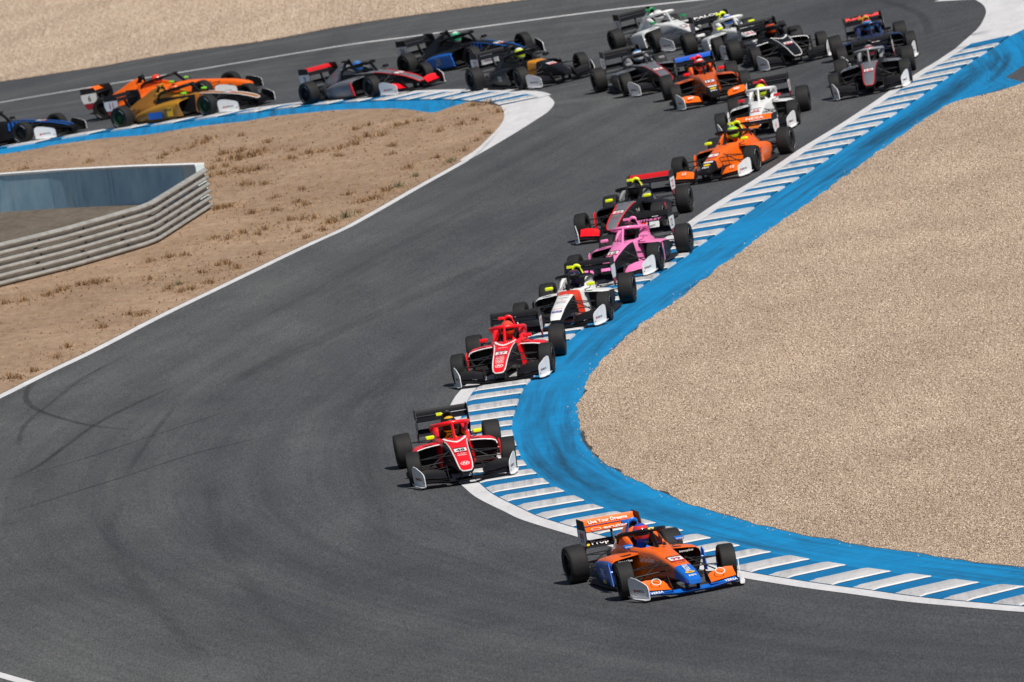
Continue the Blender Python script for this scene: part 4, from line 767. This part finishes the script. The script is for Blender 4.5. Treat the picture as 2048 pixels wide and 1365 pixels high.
OR, BL, WH, BK = (.88, .14, .005), (.006, .14, .60), (.76, .77, .78), (.008, .008, .010)
RD, LM, PK, GY, NV, GD, GN, YL = (.86, .006, .014), (.74, .86, .01), (.85, .22, .50), (.15, .155, .175), (.008, .014, .06), (.42, .20, .015), (.01, .22, .08), (.80, .45, .01)
SV = (.26, .265, .28)
BASE = dict(tip=None, nose=WH, side=None, scut=None, tub=None, cover=None, hoop=None, podt=None, pods=None, halo=BK, cside=None, mir=None, pod_cam=None, fwf=BK, fwm=BK, rwm=BK, rwf=BK, vane=None, trim=None, chev=None, ptrim=None, rim=(.012, .012, .013), num='', numc=(.02, .02, .02), h=(BK, BK), suit=BK, wtext=None, ftext=None)
CARS = {
 1: dict(tip=BL, nose=OR, pods=BL, vane=BL, hoop=BL, mir=BL, fwf=OR, fwm=BL, rwm=OR, rwf=OR, num='99', numc=(.45, .01, .06), h=((.70, .04, .03), (.03, .08, .5)), wtext='Live Your Dreams', suit=BL),
 2: dict(nose=RD, side=BK, pods=RD, halo=RD, trim=WH, ptrim=WH, chev=WH, mir=LM, hoop=(.012, .012, .010), pod_cam=LM, num='48', h=(BK, YL), suit=YL),
 3: dict(nose=RD, side=BK, pods=RD, halo=RD, trim=WH, ptrim=WH, chev=WH, num='27', numc=(.5, .02, .03), h=((.75, .06, .02), (.7, .08, .03)), suit=RD),
 4: dict(nose=WH, scut=(.75, .045, .015), side=BK, cover=BK, mir=LM, hoop=LM, num='', h=((.012, .014, .04), (.10, .03, .06)), tub=WH, suit=NV, pods=BK),
 5: dict(nose=PK, side=BK, tub=PK, halo=PK, fwf=PK, pods=BK, vane=PK, num='12', h=(BK, (.12, .02, .03)), wtext2=PK, suit=BK),
 6: dict(nose=GY, side=BK, trim=RD, tub=BK, cover=GY, podt=BK, pods=BK, vane=RD, mir=LM, hoop=LM, fwf=RD, rwf=(.5, .006, .01), num='22', numc=(.5, .02, .03), h=(BK, BK), cside=SV),
 7: dict(tip=BK, nose=OR, hoop=LM, mir=LM, fwf=OR, rwf=OR, vane=OR, num='4', numc=OR, h=((.45, .72, .03), (.15, .4, .08)), ftext='NEXA', suit=OR),
 8: dict(nose=WH, halo=WH, mir=(.6, .01, .02), hoop=(.5, .01, .02), num='24', numc=(.5, .02, .03), h=((.6, .75, .02), (.75, .78, .04)), suit=WH),
 9: dict(nose=GY, side=BK, tub=BK, trim=(.5, .01, .02), halo=SV, cside=SV, hoop=BK, mir=BK, podt=GY, pods=BK, num='10', numc=(.5, .02, .03), h=((.25, .03, .04), SV), pod_cam=BK),
 10: dict(nose=NV, halo=NV, hoop=(.5, .25, .02), cside=(.01, .03, .15), num='7', numc=(.5, .02, .03), h=((.03, .25, .6), (.6, .05, .04)), wtext='Red Bull', suit=NV, mir=BK),
 11: dict(tip=BK, nose=(.66, .11, .01), fwf=OR, cside=OR, rwf=(.01, .09, .5), hoop=RD, mir=RD, num='17', h=((.6, .04, .03), WH), suit=OR),
 12: dict(nose=GY, side=BK, trim=(.5, .01, .02), tub=GY, cside=SV, cover=BK, podt=GY, pods=BK, mir=SV, hoop=BK, halo=(.05, .05, .055), num='12', numc=(.5, .02, .03), h=((.55, .6, .65), (.02, .16, .45))),
 13: dict(nose=WH, halo=WH, hoop=GN, mir=GN, num='5', h=(WH, (.5, .52, .53)), rwm=BK, suit=WH),
 14: dict(nose=WH, halo=WH, hoop=LM, mir=LM, num='51', numc=(.5, .02, .03), h=((.02, .11, .45), WH), ftext='PALOU', suit=WH),
 15: dict(nose=BK, trim=WH, ptrim=WH, chev=WH, num='37', numc=(.5, .02, .03), h=((.5, .06, .01), BK), mir=BK),
 16: dict(nose=BK, scut=(.68, .27, .015), num='23', numc=(.5, .02, .03), h=((.55, .68, .05), WH), mir=BK),
 17: dict(nose=BK, num='26', pods=(.008, .19, .75), podt=BK, cover=BK, h=((.03, .4, .2), WH), stripes=(.008, .19, .75), mir=BK),
 18: dict(nose=GY, side=BK, trim=RD, tub=GY, cover=GY, podt=GY, pods=GY, vane=RD, fwf=RD, rwf=(.5, .006, .01), num='3', h=((.03, .15, .45), (.1, .2, .4)), mir=BK, hoop=BK),
 19: dict(tip=OR, nose=OR, pods=OR, rwf=OR, num='6', h=((.7, .05, .02), (.7, .07, .02)), mir=(.2, .6, .03), hoop=BK, suit=OR),
 20: dict(nose=(.36, .12, .012), side=BK, trim=WH, tub=(.33, .14, .014), cover=(.33, .14, .014), podt=GD, pods=GD, num='11', numc=(.5, .02, .03), h=((.72, .12, .02), BK), mir=(.2, .6, .03), hoop=GD, rim=(.008, .05, .012), cside=GD, scut=(.36, .12, .012)),
 21: dict(nose=BK, num='28', pods=(.008, .19, .75), podt=BK, cover=BK, h=((.5, .5, .5), BK), stripes=(.008, .19, .75), mir=BK),
}
LAB = {
 1: ('orange and blue open-wheel race car numbered 99 leading the field', 'driver in red and blue helmet in the leading orange and blue car'),
 2: ('red race car numbered 48 with yellow mirrors, second in line', 'driver in black and yellow helmet in red car 48'),
 3: ('red race car numbered 27 with red mirrors and red halo', 'driver in orange red helmet in red car 27'),
 4: ('white race car with a red band ahead of the cockpit and black halo', 'driver in dark navy helmet in the white car with red band'),
 5: ('pink race car with pink halo and white front wing end plates', 'driver in dark helmet in the pink car'),
 6: ('grey and black race car with red nose edges and lime mirrors, behind the pink car', 'driver in black helmet in the grey car behind the pink one'),
 7: ('orange race car with lime mirrors and lime roll hoop beside the kerb', 'driver in lime green helmet in the orange car by the kerb'),
 8: ('white race car with red mirrors and white halo behind an orange car', 'driver in bright yellow helmet in the white car with red mirrors'),
 9: ('silver grey race car with red lines on its nose, rightmost in front beside the kerb', 'driver in red and grey helmet in the silver grey car at right'),
 10: ('dark navy race car with red lettering on its rear wing, rearmost at right', 'driver in blue and red helmet in the dark navy car'),
 11: ('orange race car numbered 17 with blue rear wing flap and red mirrors', 'driver in red and white helmet in orange car 17'),
 12: ('dark grey race car with red nose lines just left of orange car 17', 'driver in white and blue helmet in the dark grey car'),
 13: ('white race car with green roll hoop and green mirrors', 'driver in white helmet in the white car with green hoop'),
 14: ('white race car with lime roll hoop, partly hidden by a black car', 'driver in blue helmet in the white car with lime hoop'),
 15: ('black race car with white nose outline and white chevron', 'driver in orange helmet in the black car with white outlines'),
 16: ('black race car with a yellow orange band across its body, above the striped kerb', 'driver in lime and white helmet in the black car with yellow orange band'),
 17: ('black race car with blue side pods and number 26 on its rear wing', 'driver in green and white helmet in black and blue car 26'),
 18: ('grey race car with red nose edges and red rear wing flap, number 3', 'driver in blue helmet in grey and red car 3'),
 19: ('orange race car numbered 6, half hidden behind a gold car', 'driver in orange red helmet in orange car 6'),
 20: ('gold and brown race car numbered 11 with blue side pods and green rims', 'driver in orange and black helmet in gold car 11'),
 21: ('black and blue race car cut off by the left edge of the photo', 'driver in the black and blue car at the left edge'),
}
EPLM, DARK = paint((.74, .75, .77), .4, .2), flat((.004, .004, .005), .8, 'dark_void')
VIS, REDM, RLT = paint((.006, .006, .008), .08, .8), flat((.32, .012, .03)), flat((.25, .01, .01), .3)
BANDM = flat((.38, .38, .38), .6)
SX, SY = KIN, sK
def surf(x, y):
    z = float(gz(x, y))+.010
    d = np.hypot(KIN[:, 0]-x, KIN[:, 1]-y); i = int(np.argmin(d)); t = float(np.dot(np.array([x, y])-KIN[i], NR[i]))
    if d[i] < 1.3 and 0 < t < .93: z += .030*min(1, (.93-t)/.3+.1)
    return z
for num, (cx, cy, yaw) in D['cars'].items():
    S = dict(BASE); S.update(CARS[num]); c0 = S['nose']
    for k, src in (('tip', 'nose'), ('side', 'nose'), ('scut', 'nose'), ('tub', 'nose'), ('cover', 'tub'), ('podt', 'tub'), ('pods', 'podt'), ('cside', 'tub'), ('hoop', 'cover'), ('mir', 'cover')):
        if S[k] is None: S[k] = S[src]
    if S['pod_cam'] is None: S['pod_cam'] = S['hoop']
    if S['vane'] is None: S['vane'] = S['pods'] if num not in (2, 3) else RD
    a = math.radians(yaw); F = np.array([math.cos(a), math.sin(a)]); Lf = np.array([-F[1], F[0]]); c = np.array([cx, cy])
    zz = {n: surf(*(c+F*fx*HB+Lf*sy*(TF if fx > 0 else TR)/2)) for n, fx, sy in (('FL', 1, 1), ('FR', 1, -1), ('RL', -1, 1), ('RR', -1, -1))}
    zm = sum(zz.values())/4; pitch = ((zz['FL']+zz['FR'])-(zz['RL']+zz['RR']))/2/(2*HB); rollv = ((zz['FL']+zz['RL'])-(zz['FR']+zz['RR']))/2/((TF+TR)/2)
    Xv = Vector((F[0], F[1], pitch)).normalized(); Yv = Vector((Lf[0], Lf[1], rollv)); Zv = Xv.cross(Yv).normalized(); Yv = Zv.cross(Xv)
    car = link('race_car', None, label=LAB[num][0], category='race car', group='race cars in the pack'); car.empty_display_size = .2
    car.matrix_world = Matrix(((Xv.x, Yv.x, Zv.x, cx), (Xv.y, Yv.y, Zv.y, cy), (Xv.z, Yv.z, Zv.z, zm+.002), (0, 0, 0, 1)))
    P = lambda nm_, key, mats, par=car: link(nm_, M[key], mats, par)
    pn, ps = paint(S['nose']), paint(S['side'])
    P('nose', 'nose', [pn, ps]); nc = P('nose_cone', 'nose_cone', [paint(S['tip']), paint(S['tip'] if S['side'] == S['nose'] else S['side'])])
    P('scuttle', 'scuttle', [paint(S['scut']), paint(S['scut']) if CARS[num].get('scut') else ps])
    tub = P('cockpit_tub', 'cockpit_tub', [paint(S['tub']), ps if S['side'] != S['nose'] and num not in (2, 3, 4, 5) else paint(S['tub'])]); P('cockpit_lining', 'cockpit_lining', DARK, tub); P('head_rest', 'head_rest', CARB, tub)
    [P('cockpit_side', 'cside'+n, paint(S['cside'])) for n in 'LR']; cov = P('engine_cover', 'engine_cover', paint(S['cover']))
    P('roll_hoop', 'roll_hoop', paint(S['hoop'])); P('air_intake', 'air_intake', DARK); P('camera_pod', 'camera_pod', paint(S['pod_cam'])); P('halo', 'halo', paint(S['halo'], .35, .3))
    P('floor', 'floor', CARB); P('gearbox', 'gearbox', CARB); P('diffuser', 'diffuser', CARB); P('rear_light', 'rear_light', RLT); P('antenna', 'antenna', CARB); P('sensor', 'sensor', CARB)
    st_ = P('steering_wheel', 'steering', CARB); st_.location = (.17, 0, .50); st_.rotation_euler = (0, 0, math.pi/2)
    rm, rf = P('rear_wing_main_plane', 'rw_main', paint(S['rwm'])), P('rear_wing_flap', 'rw_flap', paint(S['rwf'])); bw = P('beam_wing', 'rw_beam', CARB); P('wing_pylon', 'rw_pylon', CARB)
    P('front_wing_main_plane', 'fw_main', paint(S['fwm'])); [P('nose_pylon', 'pylon'+n, CARB) for n in 'LR']
    if S['trim']:
        for n in 'LR': P('nose_trim', 'trim'+n, paint(S['trim']))
        P('nose_trim', 'tiptrim', paint(S['trim']))
    if S['chev']: P('chevron', 'chevron', flat(S['chev']))
    for s, n in ((1, 'L'), (-1, 'R')):
        pd = P('side_pod', 'pod'+n, [paint(S['podt']), paint(S['pods'])]); P('inlet', 'podin'+n, DARK, pd); P('turning_vane', 'vane'+n, paint(S['vane']))
        if S['ptrim']: P('inlet_trim', 'podtrim'+n, paint(S['ptrim']))
        mr = P('mirror', 'mir'+n, paint(S['mir'])); P('mirror_stalk', 'stalk'+n, CARB, mr)
        e = P('rear_wing_end_plate', 'ep'+n, CARB); P('number_panel', 'epw'+n, EPLM, e); P('lower_panel', 'epr'+n, REDM, e)
        if S['num']: put_text(S['num'], e, (-2.03, s*.4545, .595), (-s, 0, 0), (0, 0, 1), .155, flat(S['numc']), name='number')
        fe_ = P('front_wing_end_plate', 'fwe'+n, [EPLM, CARB]); put_text('HANKOOK' if num in (1, 2) else 'HANKOOK', fe_, (2.19, s*.7865, .165), (-s, -.27*-1, 0), (0, 0, 1), .045, flat((.05, .05, .055)), w=.24)
        put_quad(fe_, (2.19+s*.15, s*(.7865-s*.0405), .165), (-s, .27, 0), (0, 0, 1), .05, .055, flat((.6, .07, .02)), EM, 'emblem')
        ff = P('front_wing_flap', 'fwf'+n, paint(S['fwf'])); P('front_wing_slot_flap', 'fwf2'+n, paint(S['fwm'])); P('front_wing_fence', 'fwv'+n, CARB)
        [link(n_, m_, CARB, car) for n_, m_ in M['susF'+n]+M['susR'+n]]
        for k, x, y, R in (('F', HB, TF/2, .28), ('R', -HB, TR/2, .29)):
            wh = P('wheel', 'hub'+k+n, CARB); wh.location = (x, s*y, R); steer = {1: -7, 2: -4, 3: -3}.get(num, -1 if num < 12 else -4)
            wh.rotation_euler = (math.radians(-s*2), 0, math.radians(steer if k == 'F' else 0)); P('tyre', 'tyre'+k, RUB, wh); ro_ = P('rim', 'rim'+k+n, paint(S['rim'], .6, 0), wh)
            P('tyre_lettering', 'mark'+k+n, BANDM, wh)
    # number plate on the nose
    p, u = on_nose(1.57)
    if S['num'] and num not in (19,):
        put_quad(car, p, (0, 1, 0), u, .205, .26, flat((.74, .74, .74)), name='number_plate'); p1, u = on_nose(1.575, 0, .006); put_text(S['num'], car, p1, (0, 1, 0), u, .15, flat(S['numc']), w=.145 if len(S['num']) > 1 else .06, name='number', bold=.03)
        p2, u = on_nose(1.695, 0, .005); put_quad(car, p2, (0, 1, 0), u, .205, .06, flat((.5, .02, .06) if num not in (2,) else (.5, .03, .04)), name='plate_strip')
        p3, u = on_nose(1.435, 0, .005); put_quad(car, p3, (0, 1, 0), u, .225, .05, flat((.01, .01, .012)), name='plate_strip')
    if num in (2, 3):
        p, u = on_nose(2.30, 0, .005); put_quad(nc, p, (0, 1, 0), u, .15, .17, flat((.72, .72, .72)), ELR, 'emblem'); p, u = on_nose(2.30, 0, .006); put_text('N', nc, p, (.35, 1, 0), u, .085, flat((.72, .72, .72)), w=.075, name='emblem', bold=.05)
        p, u = on_nose(1.80); put_text('01 10 No', car, p, (0, 1, 0), u, .07, flat((.55, .6, .65)), w=.15); p, u = on_nose(1.90); put_text('MADERA', car, p, (0, 1, 0), u, .06, flat((.7, .7, .7)), w=.15)
    if num == 3:
        for x, t in ((1.97, 'PACKZONE'), (2.03, 'Kuhn Mobile'), (2.09, 'NEK'), (2.15, 'PADDOCKS')): p, u = on_nose(x); put_text(t, car, p, (0, 1, 0), u, .045, flat((.72, .72, .72)), w=.15)
        p, u = on_nose(1.18); put_text('VIRMAN', car, p, (0, 1, 0), u, .04, flat((.72, .72, .72)), w=.18)
    if num == 4:
        for x, t, cl_, h_ in ((1.10, 'EZZWEEP MZK', (.05, .05, .05), .045), (1.30, 'PROSCHEMBRT', (.05, .05, .05), .04), (1.43, 'T', (.6, .05, .03), .05), (1.55, 'ROUVULLE', (.6, .05, .03), .045), (1.66, 'LEVOLT', (.08, .08, .09), .04), (2.05, 'MYKLA', (.6, .05, .02), .03)): p, u = on_nose(x); put_text(t, car, p, (0, 1, 0), u, h_, flat(cl_), w=.19 if len(t) > 1 else None)
        p, u = on_nose(2.18); put_quad(nc, p, (0, 1, 0), u, .19, .09, flat((.02, .03, .25))); p, u = on_nose(2.18, 0, .006); put_text('SAKCORE', nc, p, (0, 1, 0), u, .045, flat((.7, .7, .75)), w=.16)
    if num in (6, 18):
        p, u = on_nose(1.80); put_text('RACING', car, p, (0, 1, 0), u, .04, flat((.5, .52, .55)), w=.14); p, u = on_nose(2.0); put_text('VAR', car, p, (0, 1, 0), u, .06, flat((.4, .02, .03)), w=.13)
        for s in (1, -1): put_text('T code', tub, (.80, s*.243, .40), (-s, 0, 0), (0, 0, 1), .09, flat((.7, .7, .7)))
    if num in (7, 11):
        p, u = on_nose(2.05); put_quad(nc, p, (0, 1, 0), u, .2, .09, flat((.65, .66, .68))); p, u = on_nose(2.20); put_quad(nc, p, (0, 1, 0), u, .16, .10, flat((.75, .5, .01)), EM); p, u = on_nose(2.33); put_text('MPI', nc, p, (0, 1, 0), u, .07, flat((.72, .72, .72)))
        p, u = on_nose(1.82); put_text('PIRELLI', car, p, (0, 1, 0), u, .04, flat((.05, .05, .06)), w=.15)
        for s in (1, -1): put_text('12' if num == 7 else 'MP', car, (2.16, s*.53, .243), (0, 1, 0), (-1, 0, .6), .08, flat((.75, .75, .75)))
    if num == 7: put_quad(rm, (-1.875, .02, .655), (0, 1, 0), (-.25, 0, .9), .26, .09, flat((.75, .2, .01)), EM, 'emblem'); put_quad(rm, (-1.872, .02, .627), (0, 1, 0), (-.25, 0, .9), .2, .045, flat((.01, .1, .5)), EM, 'emblem')
    if num == 1:
        for x, t, cl_ in ((1.80, 'HT ER HA', (.06, .06, .07)),): p, u = on_nose(x); put_text(t, car, p, (0, 1, 0), u, .04, flat(cl_), w=.17)
        p, u = on_nose(2.10, 0); put_text('PREGYRU', nc, p, u, (0, -1, 0), .085, flat((.74, .74, .74)), w=.28); p, u = on_nose(2.28, 0, .005); put_quad(nc, p, (0, 1, 0), u, .15, .075, flat((.80, .50, .01)), EM, 'emblem'); p, u = on_nose(2.28, 0, .007); put_quad(nc, p, (0, 1, 0), u, .06, .03, flat((.6, .03, .02)), EM, 'emblem'); p, u = on_nose(2.40, 0); put_text('MPI', nc, p, (0, 1, 0), u, .05, flat((.74, .74, .74)), w=.11)
        for s in (1, -1):
            put_text('Live Your Dreams', tub, (.80, s*.233, .44), (-s, .19, 0), (0, -s*.15, 1), .08, flat((.74, .74, .74)), w=.46)
            put_text('xzen', cov, (-.84, s*.248, .545), (-s, 0, 0), (0, -s*.75, 1), .14, flat((.74, .74, .74)), w=.3)
            put_text('Prop', bw, (-2.00, s*.22+.03, .492), (0, 1, 0), (-.88, 0, .47), .15, flat((.74, .74, .74)), w=.27); put_quad(bw, (-2.00, s*.22-.17, .492), (0, 1, 0), (-.88, 0, .47), .07, .11, flat((.8, .5, .01)), EM, 'emblem')
            put_quad(car, (2.145, s*.50, .255), (0, 1, 0), (-1, 0, .62), .15, .16, flat((.74, .74, .74)), ELR, 'emblem'); put_text('VERSA', car, (2.40, s*.58, .128), (0, 1, 0), (-1, 0, .8), .045, flat((.74, .74, .74)), w=.2)
            put_quad(car, (.02, s*.7005, .36), (-s, 0, 0), (0, 0, 1), .11, .11, flat((.8, .5, .01)), EM, 'emblem'); put_text('TREJ', car, (-.15, s*.706, .25), (-s, 0, 0), (0, 0, 1), .12, flat((.74, .74, .74)), w=.2); put_text('cabo', car, (-.1, s*.70, .13), (-s, 0, 0), (0, 0, 1), .08, flat((.75, .55, .02)), w=.2)
            put_text('innoplus', car, (.452, s*.48, .43), (0, 1, 0), (0, 0, 1), .04, flat((.74, .74, .74)), w=.22)
            put_text('revenergy', car, (.474, s*.40, .635), (0, 1, 0), (0, 0, 1), .028, flat((.74, .74, .74)), w=.12)
        put_text('Live Your Dreams', rf, (-2.085, 0, .808), (0, 1, 0), (-.78, 0, .62), .075, flat((.76, .76, .76)), w=.62); put_text('eruize', rm, (-1.92, .08, .712), (0, 1, 0), (-.97, 0, .23), .12, flat((.76, .76, .76)), w=.42); put_quad(rm, (-1.92, -.24, .712), (0, 1, 0), (-.97, 0, .23), .16, .13, flat((.76, .76, .76)), ELR, 'emblem')
        put_quad(car, (.40, 0, .853), (0, 1, 0), (-.6, 0, .8), .10, .035, flat((.75, .5, .02)), EM, 'emblem')
    if num == 10: put_text('Red Bull', rf, (-2.095, 0, .808), (0, 1, 0), (-.78, 0, .62), .10, flat((.75, .06, .06)), w=.78, bold=.05)
    if S['ftext']: put_text(S['ftext'], rf, (-2.085, 0, .808), (0, 1, 0), (-.78, 0, .62), .075, flat((.74, .74, .74)), w=.4 if num == 7 else .7)
    if S.get('wtext2'): put_text('KEITHLEY', rm, (-1.92, 0, .712), (0, 1, 0), (-.97, 0, .23), .12, flat(PK), w=.55)
    if S.get('stripes'):
        for s in (1, -1):
            for k in range(4): put_quad(car, (.72+.11*k, s*(.247-.02*k), .44), (-s, 0, 0), (0, -s*.1, 1), .06, .2, flat(BL), name='stripe')
            put_text('2R' if num == 17 else 'R', car, (-.2, s*.7, .26), (-s, 0, 0), (0, 0, 1), .2, flat((.45, .5, .55)), w=.25)
            P('nose_trim', 'trimL' if s > 0 else 'trimR', paint(BL))
    if num == 16:
        for s in (1, -1): put_text('YOES', car, (-.1, s*.705, .26), (-s, 0, 0), (0, 0, 1), .12, flat((.6, .6, .6)), w=.25)
    if num == 20:
        for s in (1, -1): put_quad(car, (-.42, s*.688, .20), (-s, -.06, 0), (0, 0, 1), .5, .17, flat((.012, .14, .55)), name='sticker'); put_quad(car, (.12, s*.716, .25), (-s, 0, 0), (0, 0, 1), .2, .24, flat((.65, .38, .02)), name='sticker'); put_text('JuRoll', car, (.05, s*.719, .3), (-s, 0, 0), (0, 0, 1), .09, flat((.03, .03, .03)), w=.26)
    # driver
    dr = link('person', None, label=LAB[num][1], category='person', group='drivers in the race cars'); dr.matrix_world = car.matrix_world.copy(); dr.empty_display_size = .2
    link('body', M['driver'], flat(S['suit'], .8), dr); hm = link('helmet', M['helmet'], [paint(S['h'][0], .2, .8), VIS, paint(S['h'][1], .2, .8)], dr); hm.location = (-.225, 0, .738); hm.scale = (1.06, 1.08, 1.06)
